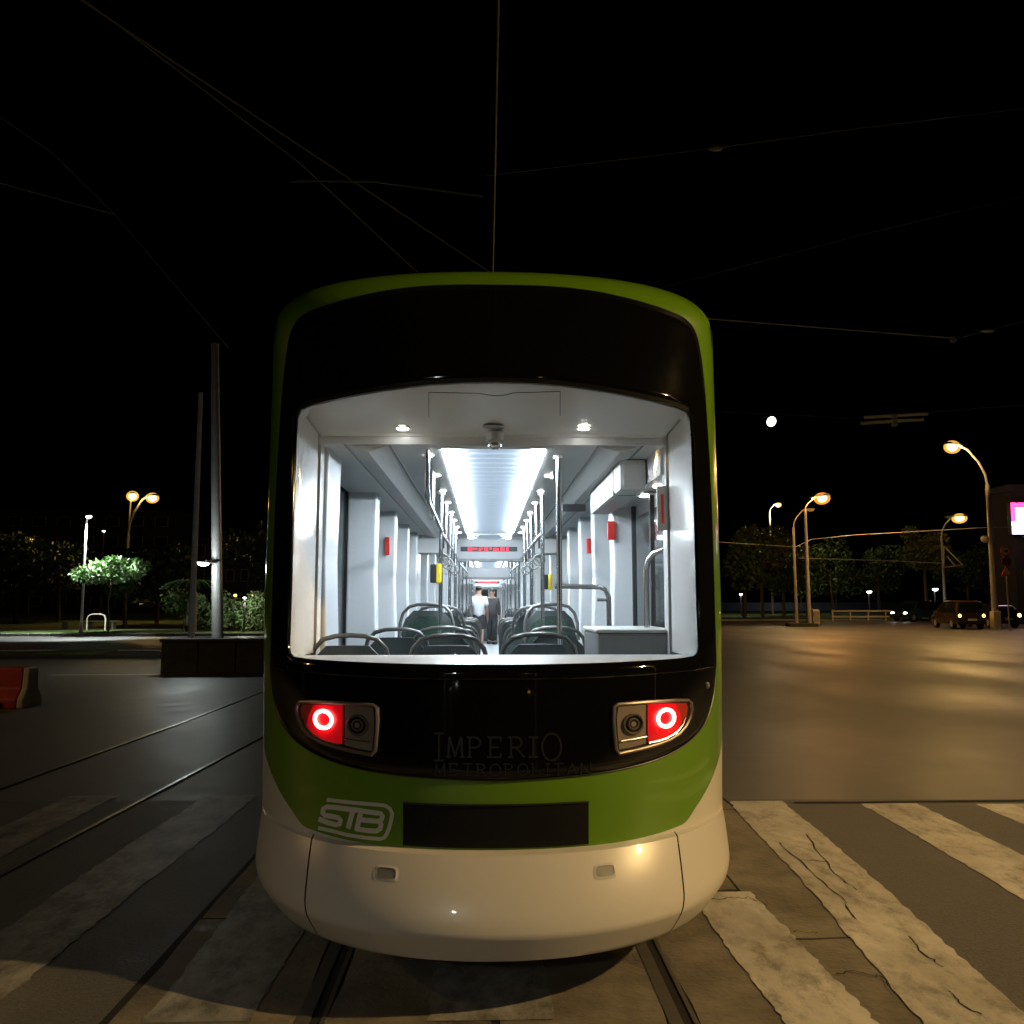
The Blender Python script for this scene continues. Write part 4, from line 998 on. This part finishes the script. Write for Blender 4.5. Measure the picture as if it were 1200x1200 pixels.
def wire(name, label, pts, r, m='cable', cat='wire', sag=0.0):
    pp = []
    for i in range(len(pts) - 1):
        a, b = Vector(pts[i]), Vector(pts[i + 1])
        for k in range(12): t_ = k / 12; pp.append(a.lerp(b, t_) - Vector((0, 0, sag * 4 * t_ * (1 - t_))))
    pp.append(Vector(pts[-1]))
    return tag(MB().tube(pp, r, 6).build(name, m, None, smooth=True), label, cat)
def up(px, py, z): r = ray(px, py); return CAM + r * ((z - CAM.z) / r.z)
cwire = wire('contact_wire', 'copper contact wire running above the tram roof', [(0.03, -25, 5.85), (0.03, 10, 5.85), (-.05, 45, 5.85)], .0075, 'wire')
wire('overhead_wire', 'upper overhead wire slanting towards the tram roof', [up(-60, -104, 6.4), up(95, 0, 6.4), up(562, 311, 6.0), up(600, 337, 6.0)], .008)
wire('overhead_wire', 'lower overhead wire slanting towards the tram roof', [up(-60, -100, 6.6), up(110, 8, 6.6), up(350, 190, 6.6), up(490, 320, 6.6)], .006)
wire('span_wire', 'short span wire with insulator left of the contact wire', [at(340, 213, 9), at(372, 212, 9), at(440, 213, 8.7), at(566, 230, 8.0)], .010)
wire('span_wire', 'faint span wire crossing the sky high over the junction', [at(570, 206, 14.8), at(835, 174, 17), at(1010, 150, 19), at(1260, 120, 22)], .007)
tag(MB().ell(at(838, 174, 17), .17, .06, .06, 12, 8).build('insulator', 'greybox', None, smooth=True), 'grey insulator on the faint span wire over the junction', 'insulator')
wire('span_wire', 'pulled span wire ending at an insulator right of the tram roof', [at(700, 365, 20), at(836, 374, 20), at(1115, 396, 22)], .016, 'galv')
tag(MB().ell(at(1117, 398, 22), .10, .05, .10, 10, 6).build('insulator', 'greybox', None, smooth=True), 'small insulator at the end of the pulled span wire', 'insulator')
wire('span_wire', 'thin dark wire sweeping up from the insulator', [at(1117, 398, 22), at(1160, 387, 22), at(1260, 360, 22)], .009)
tag(MB().ell(at(1157, 388, 22), .20, .04, .045, 12, 6).build('insulator', 'whiteplastic', None, smooth=True), 'oval pale insulator on the thin dark wire', 'insulator')
wire('span_wire', 'thin wire crossing above the moon', [at(680, 362, 26), at(840, 320, 26), at(1010, 275, 26), at(1260, 215, 26)], .008)
wire('span_wire', 'thin wire at the level of the section bars', [at(790, 480, 24), at(1000, 490, 22), at(1260, 470, 20)], .008)
wire('span_wire', 'dark wire past the left catenary pole', [at(-40, 110, 16), at(60, 178, 18), at(135, 252, 20), at(268, 408, 23)], .006)
wire('span_wire', 'short bright bracket wire in the left sky', [at(-60, 198, 18), at(20, 220, 19), at(133, 251, 20)], .014)
wire('span_wire', 'feeder wire between the orange lamp and the curved lamp', [at(790, 632, 60), at(870, 637, 60), at(932, 641, 60), at(951, 632, 60), at(1000, 627, 58), at(1158, 618, 50), at(1260, 616, 48)], .025, 'galv')
wire('span_wire', 'wire from the curved lamp to the lit sign', [at(1153, 573, 50), at(1193, 590, 52)], .02)
wire('span_wire', 'feeder wire below the yellow lamp', [at(936, 654, 62), at(1040, 657, 70), at(1105, 660, 70)], .03, 'galv')
# overhead section bars
sb = tag(empty('section_insulator', at(1048, 491, 20)), 'pair of parallel overhead section bars with a central clamp', 'overhead fitting')
o0 = Vector(sb.location)
for (a, b) in (((1013, 489), (1087, 485)), ((1009, 496), (1082, 491.5))):
    MB().tube([at(*a, 20) - o0, at(*b, 20) - o0], .04, 8).build('bar', 'whiteplastic', sb, smooth=True)
MB().box(-.06, .06, -.05, .05, -.18, .13, .015).build('clamp', 'galv', sb)
# bracket frame beside the distant lamp
tri = tag(empty('bracket_frame', at(1107, 700, 86) * 1.0), 'triangular pale bracket on the distant lamp pole', 'bracket'); o0 = Vector(tri.location)
for a, b in (((1106, 640), (1128, 662)), ((1128, 662), (1106, 665)), ((1106, 665), (1106, 640)), ((1110, 652), (1120, 664))):
    MB().tube([at(*a, 87) - o0, at(*b, 87) - o0], .07, 6).build('strut', 'barrier_white', tri)

# ------------------------------------------------------------------ moon
mp = CAM + ray(904, 494).normalized() * 2600
mo = MB().ell((0, 0, 0), 13, 13, 15, 20, 12).build('moon', 'moon', None, smooth=True); mo.location = mp; mo.rotation_euler = (0, R(25), 0)
tag(mo, 'bright gibbous moon in the black sky', 'moon')

# ------------------------------------------------------------------ trees, hedge, shrubs
def leaves(mb, c, rx, ry, rz, n_, size, rnd):
    for _ in range(n_):
        while True:
            q = Vector((rnd.uniform(-1, 1), rnd.uniform(-1, 1), rnd.uniform(-1, 1)))
            if .25 < q.length < 1: break
        p = Vector((c[0] + q.x * rx, c[1] + q.y * ry, c[2] + q.z * rz))
        u = Vector((rnd.gauss(0, 1), rnd.gauss(0, 1), rnd.gauss(0, 1))).normalized(); v = u.cross(Vector((rnd.gauss(0, 1), rnd.gauss(0, 1), rnd.gauss(0, 1)))).normalized()
        s = size * rnd.uniform(.6, 1.4)
        mb.add([p - u * s, p + v * s * .45, p + u * s, p - v * s * .45], [(0, 1, 2, 3)])
def tree(label, base, H, crown_z, rx, rz, m='leaf', n_=2600, size=.16, trunk=.14, clumps=9, group=None, seed=0, name='tree', flat=1.0):
    rnd = random.Random(seed + 11); root = tag(empty(name, base), label, 'tree', group)
    tops = []; br = MB()
    br.tube([(0, 0, 0), (rnd.uniform(-.1, .1), 0, crown_z * .5), (rnd.uniform(-.25, .25), 0, crown_z)], [trunk, trunk * .8, trunk * .55], 9)
    cr = MB()
    for i in range(clumps):
        a = rnd.uniform(0, 6.28); q = rnd.uniform(.2, .75)
        c = Vector((math.cos(a) * rx * q, math.sin(a) * rx * q, crown_z + rz * rnd.uniform(-.55, .65)))
        br.tube([(0, 0, crown_z * rnd.uniform(.7, .95)), (c.x * .5, c.y * .5, (crown_z * .9 + c.z) / 2), c], [trunk * .4, trunk * .25, trunk * .08], 5)
        k = rnd.uniform(.34, .55)
        leaves(cr, c, rx * k, rx * k, rz * k * flat, n_ // clumps, size, rnd)
    br.build('trunk', 'bark', root, smooth=True); cr.build('crown', m, root)
    return root
t = at(135, 672, 43)
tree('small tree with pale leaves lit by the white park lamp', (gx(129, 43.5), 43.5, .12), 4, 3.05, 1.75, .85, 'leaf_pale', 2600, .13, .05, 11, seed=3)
tree('reddish dim tree behind the small lit tree', (gx(148, 50), 50, .12), 5, 2.6, 1.4, 1.5, 'leaf', 1500, .15, .12, 7, seed=5)
rr = random.Random(4)
for i, (px, Y, cz, rx, rz, lab) in enumerate(((20, 62, 3.8, 3.2, 2.6, 'dark tree at the far edge of the lawn, beyond the red barrier'), (70, 66, 4.2, 3.6, 2.6, 'dark tree behind the grey park lamp post'), (185, 60, 3.4, 2.8, 2.4, 'dark tree between the lit tree and the slim pole'), (300, 64, 4.5, 2.8, 2.8, 'dark tree behind the hedge beside the tram'))):
    tree(lab, (gx(px, Y), Y, .12), 6, cz, rx, rz, 'leaf', 2200, .22, .16, 9, 'dark trees round the park', seed=20 + i)
hedge = tag(empty('hedge', (gx(262, 46), 46, .12)), 'loose green hedge behind the steel catenary pole', 'hedge')
mb = MB(); rnd = random.Random(9)
for i in range(26):
    leaves(mb, (rnd.uniform(-2.6, 2.4), rnd.uniform(-.5, .5), rnd.uniform(.4, 1.7)), .55, .5, .6, 170, .10, rnd)
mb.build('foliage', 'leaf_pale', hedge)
mb = MB()
for i in range(14): x = rnd.uniform(-2.4, 2.3); mb.tube([(x, rnd.uniform(-.3, .3), 0), (x + rnd.uniform(-.2, .2), 0, 1.6)], [.03, .012], 5)
mb.build('stems', 'bark', hedge)
palm = tag(empty('palm', (gx(225, 44.5), 44.5, .12)), 'short palm with drooping fronds in front of the slim pole', 'palm')
MB().tube([(0, 0, 0), (.03, 0, 1.3), (0, 0, 2.5)], [.28, .24, .17], 10).build('trunk', 'bark', palm, smooth=True)
for k in range(13):
    a = 2 * math.pi * k / 13 + .2; L = 1.5; mb = MB()
    for i in range(12):
        t_ = (i + .5) / 12; q = Vector((math.cos(a) * L * t_, math.sin(a) * L * t_, 2.5 + .9 * t_ - 1.25 * t_ * t_)); sd2 = Vector((-math.sin(a), math.cos(a), 0))
        for s in (-1, 1):
            mb.add([q, q + sd2 * s * .30 * (1 - t_ * .6) + Vector((math.cos(a) * .2, math.sin(a) * .2, -.06)), q + Vector((math.cos(a) * .09, math.sin(a) * .09, .0))], [(0, 1, 2)])
    mb.tube([(math.cos(a) * L * t_, math.sin(a) * L * t_, 2.5 + .9 * t_ - 1.25 * t_ * t_) for t_ in (0, .25, .5, .75, 1)], [.025, .02, .015, .01, .004], 5)
    mb.build('frond', 'leaf_pale', palm)
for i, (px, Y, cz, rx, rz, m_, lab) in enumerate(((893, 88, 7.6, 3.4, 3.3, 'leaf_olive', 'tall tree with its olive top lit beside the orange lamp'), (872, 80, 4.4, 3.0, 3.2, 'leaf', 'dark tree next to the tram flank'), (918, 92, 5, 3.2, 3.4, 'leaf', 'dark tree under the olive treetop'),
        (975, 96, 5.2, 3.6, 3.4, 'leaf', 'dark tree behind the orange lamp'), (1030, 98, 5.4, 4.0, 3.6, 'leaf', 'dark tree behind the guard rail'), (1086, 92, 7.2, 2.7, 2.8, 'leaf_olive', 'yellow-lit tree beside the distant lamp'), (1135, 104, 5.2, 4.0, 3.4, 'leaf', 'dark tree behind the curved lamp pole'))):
    tree(lab, (gx(px, Y), Y, .12), 8, cz, rx, rz, m_, 2800, .24, .2, 11, 'trees beyond the junction', seed=50 + i)

# ------------------------------------------------------------------ park furniture, barrier, low wall, guard rail
g = ground(38, 828)
bar_ = tag(empty('road_barrier', (g.x, g.y, 0)), 'red plastic road barrier with pale end standing on the asphalt', 'barrier')
prof = [(-.30, .0), (-.30, .14), (-.17, .30), (-.14, .62), (.14, .62), (.17, .30), (.30, .14), (.30, .0)]
for nm, a, b, m_ in (('body', -1.55, -.10, 'barrier_red'), ('end_block', -.10, .0, 'barrier_white')):
    mb = MB(); n_ = len(prof)
    mb.add([(a, y, z) for y, z in prof] + [(b, y * (1 if nm == 'body' else .96), z * (1 if nm == 'body' else .985)) for y, z in prof], [tuple(range(n_ - 1, -1, -1)), tuple(range(n_, 2 * n_))] + [(i, (i + 1) % n_, (i + 1) % n_ + n_, i + n_) for i in range(n_)])
    o = mb.build(nm, m_, bar_); bv = o.modifiers.new('bevel', 'BEVEL'); bv.width = .025; bv.segments = 3
for x in (-1.2, -.6): MB().box(x, x + .28, -.33, .33, .02, .10, .02).build('foot_slot', 'dark', bar_)
MB().lathe([(.05, 0), (.05, .04)], (-.8, 0, .615), 12).build('filler_cap', 'barrier_white', bar_)
g0, g1 = ground(187, 790), ground(330, 790)
wl = tag(empty('low_wall', (g0.x, g0.y, 0)), 'dark low concrete wall beside the tram', 'wall')
L_ = g1.x - g0.x + 1.5; nn = 5
for i in range(nn):
    MB().box(L_ * i / nn + .008, L_ * (i + 1) / nn - .008, 0, .45, 0, .72, .03).build('wall_block', 'concrete', wl)
MB().box(-.02, L_ + .02, -.03, .48, .722, .80, .02).build('coping', 'concrete', wl)
b0 = ground(108, 742)
hoop = tag(empty('hoop_rail', (at(112, 728, 47).x, 47, .12)), 'pale hoop rail by the bench in the park', 'railing')
MB().tube([(-.45, 0, 0), (-.45, 0, .62), (-.38, 0, .78), (-.22, 0, .86), (.3, 0, .86), (.46, 0, .78), (.52, 0, .62), (.52, 0, 0)], .035, 8).build('hoop', 'barrier_white', hoop, smooth=True)
bench = tag(empty('park_bench', (at(112, 736, 49).x, 49, .12)), 'long pale park bench on the lawn', 'bench')
for k in range(3): MB().box(-2.0, 1.3, -.22 + .16 * k, -.09 + .16 * k, .42, .47, .01).build('seat_slat', 'barrier_white', bench)
for x in (-1.7, -.35, 1.0): MB().box(x - .05, x + .05, -.2, .24, 0, .42, .01).build('leg', 'kerb', bench)
rail_ = tag(empty('guard_rail', (gx(975, 73), 73, 0)), 'white guard rail with posts along the far road edge', 'guard rail')
Lr = gx(1140, 73) - gx(975, 73)
for i in range(9):
    x = Lr * i / 8; MB().box(x - .05, x + .05, -.05, .05, 0, .95, .01).build('post', 'barrier_white', rail_)
MB().box(-.1, Lr + .1, -.075, -.05, .78, .92, .01).build('beam', 'barrier_white', rail_)
MB().box(-.1, Lr + .1, -.075, -.05, .30, .42, .01).build('beam', 'barrier_white', rail_)
cab = tag(empty('utility_cabinet', (gx(955, 62), 62, 0)), 'pale rounded utility cabinet beside the orange lamp pole', 'cabinet')
MB().box(-.25, .25, -.2, .2, 0, 1.1, .08).build('body', 'barrier_white', cab); MB().box(-.2, .2, -.212, -.2, .15, .95, .005).build('door', 'kerb', cab)
# traffic signs
sp = tag(empty('traffic_sign', (gx(1181, 47), 47, 0)), 'post with two round traffic signs above a triangular one', 'traffic sign'); o0 = Vector(sp.location)
MB().tube([(0, 0, 0), (0, 0, at(1181, 640, 47).z)], .04, 8).build('post', 'galv', sp, smooth=True)
for py, r_, fm, im in ((646, .30, 'signred', 'whiteplastic'), (658, .28, 'signred', 'signblue')):
    z = at(1181, py, 47).z; d_ = MB().lathe([(r_, -.07), (r_, -.05)], (0, 0, z), 24, 'Y').build('round_sign', fm, sp)
    MB().lathe([(r_ * .78, -.078), (r_ * .78, -.0705)], (0, 0, z), 24, 'Y').build('sign_face', im, d_)
    if im == 'signblue':
        for s in (-1, 1): MB().prism([(-.084, -.03), (-.079, -.03), (-.079, .03), (-.084, .03)], -r_ * .75, r_ * .75).build('bar', 'signred', d_).matrix_local = Matrix.Translation((0, 0, z)) @ Matrix.Rotation(s * R(45), 4, 'Y')
    else:
        MB().box(-.11, .11, -.084, -.079, z - .05, z + .05, .01).build('mark', 'dark', d_)
z = at(1181, 675, 47).z
tr_ = MB().add([(-.34, -.07, z), (.34, -.07, z), (0, -.07, z + .58), (-.34, -.05, z), (.34, -.05, z), (0, -.05, z + .58)], [(0, 1, 2), (3, 5, 4), (0, 3, 4, 1), (1, 4, 5, 2), (2, 5, 3, 0)]).build('triangle_sign', 'signred', sp)
MB().add([(-.22, -.074, z + .07), (.22, -.074, z + .07), (0, -.074, z + .45)], [(0, 1, 2)]).build('sign_face', 'whiteplastic', tr_)

# ------------------------------------------------------------------ cars
def car(label, loc, rz, paint, kind='hatch', head=False, tail=False):
    root = tag(empty('parked_car' if not head else 'car', loc, rz), label, 'car')
    # side profile along +y forward
    if kind == 'van': low = [(-2.05, .32), (-2.12, .62), (-2.08, 1.0), (1.25, 1.02), (1.95, .86), (2.10, .62), (2.05, .30)]; cab_ = [(-2.05, 1.0), (-1.95, 1.62), (-1.6, 1.74), (.35, 1.74), (1.30, 1.02)]
    else: low = [(-2.0, .32), (-2.12, .58), (-2.05, .92), (-1.0, .98), (.95, .96), (1.85, .80), (2.08, .58), (2.02, .28)]; cab_ = [(-1.75, .95), (-1.30, 1.38), (-.9, 1.46), (.0, 1.46), (.95, .96)]
    W = .86
    def loft(poly, wf, m, name, parent):
        mb = MB(); n_ = len(poly); xs = [-1, -.93, -.6, 0, .6, .93, 1]; vs_ = []
        for x in xs:
            k = 1 if abs(x) < .95 else .94
            cy_, cz_ = sum(p[0] for p in poly) / n_, sum(p[1] for p in poly) / n_
            for y, z in poly: vs_.append((x * wf(z), cy_ + (y - cy_) * k, cz_ + (z - cz_) * k))
        fs = [tuple(range(n_)), tuple(range((len(xs) - 1) * n_ + n_ - 1, (len(xs) - 1) * n_ - 1, -1))]
        for i in range(len(xs) - 1):
            for k in range(n_): fs.append((i * n_ + k, i * n_ + (k + 1) % n_, (i + 1) * n_ + (k + 1) % n_, (i + 1) * n_ + k))
        o = mb.add(vs_, fs).build(name, m, parent, smooth=True); return o
    bd = loft(low, lambda z: W, paint, 'body', root)
    cbn = loft(cab_, lambda z: W - .22 * max(0, z - .95), paint, 'cabin', root)
    zt = cab_[2][1]; zb = .99
    def quadwin(y0, y1, y0t, y1t, s):
        xb, xt = s * (W * .995 + .005), s * (W - .22 * (zt - .10 - .95) + .004)
        return MB().add([(xb, y0, zb + .03), (xb, y1, zb + .03), (xt, y1t, zt - .09), (xt, y0t, zt - .09)], [(0, 1, 2, 3)])
    r0, r1 = cab_[0][0], cab_[-1][0]; t0, t1 = cab_[1][0], cab_[3][0]
    for s in (-1, 1):
        quadwin(r0 + .25, -.45, t0 + .25, -.45, s).build('side_window', 'carglass', cbn); quadwin(-.38, r1 - .22, -.38, t1 + .02, s).build('side_window', 'carglass', cbn)
    a, b = Vector((0, cab_[-1][0], cab_[-1][1])), Vector((0, cab_[-2][0], cab_[-2][1])); n_ = Vector((0, .010, .012))
    MB().add([(-W * .88, a.y + n_.y, a.z + .03), (W * .88, a.y + n_.y, a.z + .03), (W * .74, b.y + n_.y + .03, b.z - .05), (-W * .74, b.y + n_.y + .03, b.z - .05)], [(0, 1, 2, 3)]).build('windscreen', 'carglass', cbn)
    a, b = Vector((0, cab_[0][0], cab_[0][1])), Vector((0, cab_[1][0], cab_[1][1]))
    MB().add([(-W * .86, a.y - .012, a.z + .06), (W * .86, a.y - .012, a.z + .06), (W * .72, b.y - .014, b.z - .03), (-W * .72, b.y - .014, b.z - .03)], [(0, 1, 2, 3)]).build('rear_window', 'carglass', cbn)
    for y in (-1.28, 1.30):
        for s in (-1, 1):
            wh = MB().lathe([(.20, -.10), (.31, -.10), (.33, -.06), (.33, .06), (.31, .10), (.20, .10)], (s * (W - .08), y, .33), 20, 'X').build('wheel', 'rubber', root, smooth=True)
            MB().lathe([(.19, -.02), (.17, .02), (.05, .035)], (s * (W + .005), y, .33), 14, 'X').build('rim', 'galv', wh)
    for s in (-1, 1):
        MB().ell((s * .60, 2.0 if kind != 'van' else 2.02, .68), .20, .07, .10, 12, 8).build('headlight', 'headlight' if head else 'lens', root, smooth=True)
        MB().ell((s * .68, -2.06, .80), .12, .07, .13, 12, 8).build('tail_lamp', 'carlamp' if tail else 'signred', root, smooth=True)
        MB().ell((s * .98, .72, 1.02), .09, .05, .07, 10, 6).build('mirror', paint, root, smooth=True)
    MB().box(-W * .95, W * .95, 2.02, 2.14, .30, .52, .04).build('bumper', 'dark', root); MB().box(-W * .95, W * .95, -2.17, -2.05, .30, .54, .04).build('bumper', 'dark', root)
    MB().box(-.26, .26, -2.185, -2.17, .58 - .06, .58 + .06).build('number_plate', 'whiteplastic', root)
    MB().box(-.5, .5, 2.10, 2.13, .52, .66, .01).build('grille', 'dark', root)
    return root
Yv = 72
c1 = car('dark blue van with lit headlights passing the guard rail', ((gx(1045, Yv) + gx(1096, Yv)) / 2, Yv, 0), R(118), 'carblue', 'van', head=True)
car('dark brown car with glowing rear lamps queued by the curved lamp', (gx(1148, 50), 52.5, 0), R(-8), 'cardark', 'van', tail=True)
car('black car with amber rear lamps queued beside the traffic signs', (gx(1188, 52), 54.5, 0), R(-4), 'carblack', 'hatch', tail=True)

# ------------------------------------------------------------------ buildings
def block(label, x0, x1, Y, H, floors, bays, m, depth=12, lit=(), name='apartment_block'):
    root = tag(empty(name, ((x0 + x1) / 2, Y, 0)), label, 'building'); w2 = (x1 - x0) / 2
    MB().box(-w2, w2, 0, depth, 0, H).build('wall', m, root); MB().box(-w2 - .3, w2 + .3, -.3, depth + .3, H + .004, H + .5).build('roof', m, root)
    fh = H / floors; bw = 2 * w2 / bays; k = 0
    for f in range(floors):
        for b in range(bays):
            cx = -w2 + bw * (b + .5); z = f * fh + fh * .3
            wn = MB().box(cx - bw * .28, cx + bw * .28, -.06, .0, z, z + fh * .5).build('window', 'kerb', root)
            MB().box(cx - bw * .24, cx + bw * .24, -.075, -.061, z + .08, z + fh * .5 - .08).build('pane', 'litpane' if k in lit else 'pane', wn); k += 1
    return root
block('dark apartment block behind the park trees', gx(-90, 135), gx(200, 135), 135, 15.5, 5, 10, 'facade', lit=())
block('dim lower block behind the hedge and catenary poles', gx(225, 125), gx(330, 125), 125, 10.5, 3, 6, 'facade')
zt_ = at(1195, 576, 62).z
shop = block('dark shop building with the pink and white lit sign', gx(1192, 62), gx(1192, 62) + 14, 62, zt_, 2, 5, mat('shop_facade', (0.008, 0.008, 0.009), 0.9), 2.5, name='shop_building')
sg = tag(empty('lit_sign', (gx(1191, 61.3), 61.3, 0)), 'lit shop sign with pink top frame and white panel on the shop corner', 'sign')
za, zb_, zm = at(1195, 589, 61.3).z, at(1195, 626, 61.3).z, at(1195, 611, 61.3).z
MB().box(0, 4, .02, .5, zb_, za, .02).build('box', 'dark', sg)
for x0, x1, z0, z1 in ((0, .22, zm, za), (.22, 4, za - .25, za)): MB().box(x0, x1, -.06, .015, z0, z1, .02).build('neon_tube', 'neonpink', sg)
MB().box(.30, 3.9, -.03, .015, zm + .02, za - .32).build('panel', mat('sign_lit_pink', (1, .6, .8), .4, emit=(1, .55, .85), estr=1.6), sg); MB().box(.0, 3.9, -.03, .015, zb_, zm - .02).build('panel', 'signwhite', sg)
lamp_light('sign_glow', (-.6, -1.5, (za + zb_) / 2), 90, (1.0, .55, .9), sg, .5)

# ------------------------------------------------------------------ people
def skin_mesh(name, verts, edges, radii, m, parent, root=0, sub=2):
    me = bpy.data.meshes.new(name); me.from_pydata(verts, edges, []); me.update()
    o = bpy.data.objects.new(name, me); col.objects.link(o); o.parent = parent
    md = o.modifiers.new('skin', 'SKIN'); md.use_smooth_shade = True
    sv = me.skin_vertices[0].data
    for i, r in enumerate(radii): sv[i].radius = (r, r) if not isinstance(r, tuple) else r; sv[i].use_root = (i == root)
    sb_ = o.modifiers.new('sub', 'SUBSURF'); sb_.levels = 1; sb_.render_levels = sub
    me.materials.append(M[m]); return o
def person(label, loc, rz, h, top, bottom, stride=.12, long_legs=False):
    s = h / 1.75
    root = tag(empty('person', loc, rz), label, 'person')
    V = [(0, 0, .95), (0, .01, 1.15), (0, .0, 1.36), (0, .01, 1.48), (0, .03, 1.56), (0, .035, 1.66), (0, .03, 1.72)]; E = [(0, 1), (1, 2), (2, 3), (3, 4), (4, 5), (5, 6)]
    Rr = [(.15, .11), (.135, .10), (.17, .11), .06, .07, .085, .06]
    for sd3, f in ((-1, 1), (1, -1)):
        o = len(V); V += [(sd3 * .09, 0, .88), (sd3 * .10, f * stride * .6 + .02, .50), (sd3 * .10, f * stride - .03, .09), (sd3 * .11, f * stride + .10, .04)]
        Rr += [.088, .058, .038, .035]; E += [(0, o), (o, o + 1), (o + 1, o + 2), (o + 2, o + 3)]
        o = len(V); V += [(sd3 * .19, 0, 1.40), (sd3 * .235, -.02 - f * .02, 1.12), (sd3 * .245, .03 - f * .06, .88), (sd3 * .245, .05 - f * .07, .80)]
        Rr += [.055, .042, .030, .034]; E += [(2, o), (o, o + 1), (o + 1, o + 2), (o + 2, o + 3)]
        for k in range(5):
            q = len(V); dy = -.032 + .016 * k; ln = (.055, .075, .082, .076, .06)[k]
            base_ = V[o + 3]
            V += [(base_[0] + sd3 * .002, base_[1] + dy, base_[2] - .03), (base_[0] - sd3 * .012, base_[1] + dy * 1.15 + (.03 if k == 4 else 0), base_[2] - .03 - ln)]; Rr += [.010, .008]; E += [(o + 3, q), (q, q + 1)]
    V = [tuple(c * s for c in v) for v in V]; Rr = [tuple(c * s for c in r) if isinstance(r, tuple) else r * s for r in Rr]
    skin_mesh('body', V, E, Rr, 'skin', root)
    SV = [(0, 0, .80), (0, .01, 1.10), (0, 0, 1.36), (0, .01, 1.45)]; SE = [(0, 1), (1, 2), (2, 3)]; SR = [(.20, .165), (.18, .14), (.20, .14), .075]
    for sd3 in (-1, 1):
        o = len(SV); SV += [(sd3 * .19, 0, 1.40), (sd3 * .225, -.02, 1.17 if not long_legs else .90)]; SR += [.078, .072 if not long_legs else .05]; SE += [(2, o), (o, o + 1)]
    skin_mesh('shirt', [tuple(c * s for c in v) for v in SV], SE, [tuple(c * s for c in r) if isinstance(r, tuple) else r * s for r in SR], top, root)
    SV = [(0, 0, 1.04), (0, 0, .90)]; SE = [(0, 1)]; SR = [(.17, .135), (.18, .145)]
    for sd3, f in ((-1, 1), (1, -1)):
        o = len(SV); SV += [(sd3 * .09, 0, .82), (sd3 * .10, f * stride * .55 + .02, .50)]; SR += [.108, .088]; SE += [(1, o), (o, o + 1)]
        if long_legs: SV += [(sd3 * .10, f * stride - .02, .10)]; SR += [.065]; SE += [(o + 1, o + 2)]
    skin_mesh('trousers' if long_legs else 'shorts', [tuple(c * s for c in v) for v in SV], SE, [tuple(c * s for c in r) if isinstance(r, tuple) else r * s for r in SR], bottom, root)
    hr = MB(); hr.ell((0, .02 * s, 1.685 * s), .088 * s, .10 * s, .085 * s, 14, 8); o = hr.build('hair', 'hair', root, smooth=True)
    nb = MB(); nb.tube([(0, .115 * s, 1.66 * s), (0, .145 * s, 1.63 * s), (0, .12 * s, 1.615 * s)], [.008, .014, .008], 6)
    nb.build('nose', 'skin', root, smooth=True)
    for sd3 in (-1, 1):
        MB().ell((sd3 * .032 * s, .108 * s, 1.655 * s), .012, .008, .008, 8, 6).build('eye', 'whiteplastic', root); MB().ell((sd3 * .09 * s, .035 * s, 1.635 * s), .012, .022, .032, 8, 6).build('ear', 'skin', root, smooth=True)
        MB().box(sd3 * .11 * s - .05, sd3 * .11 * s + .05, (-sd3) * stride * s - .11, (-sd3) * stride * s + .17, 0, .085, .03).build('shoe', 'dark', root)
    MB().box(-.025 * s, .025 * s, .105 * s, .118 * s, 1.585 * s, 1.595 * s).build('mouth', 'redplastic', root)
    return root
Yp = 24.0
person('passenger in white T-shirt and dark shorts walking away down the aisle', (at(561, 720, Yp).x, Yp, .35), 0, 1.74, 'shirt', 'shorts', .14)
person('passenger in dark jacket and trousers standing by the cab door', (at(577, 720, 26.6).x, 26.6, .35), R(160), 1.70, 'jacket', 'shorts', .05, True)
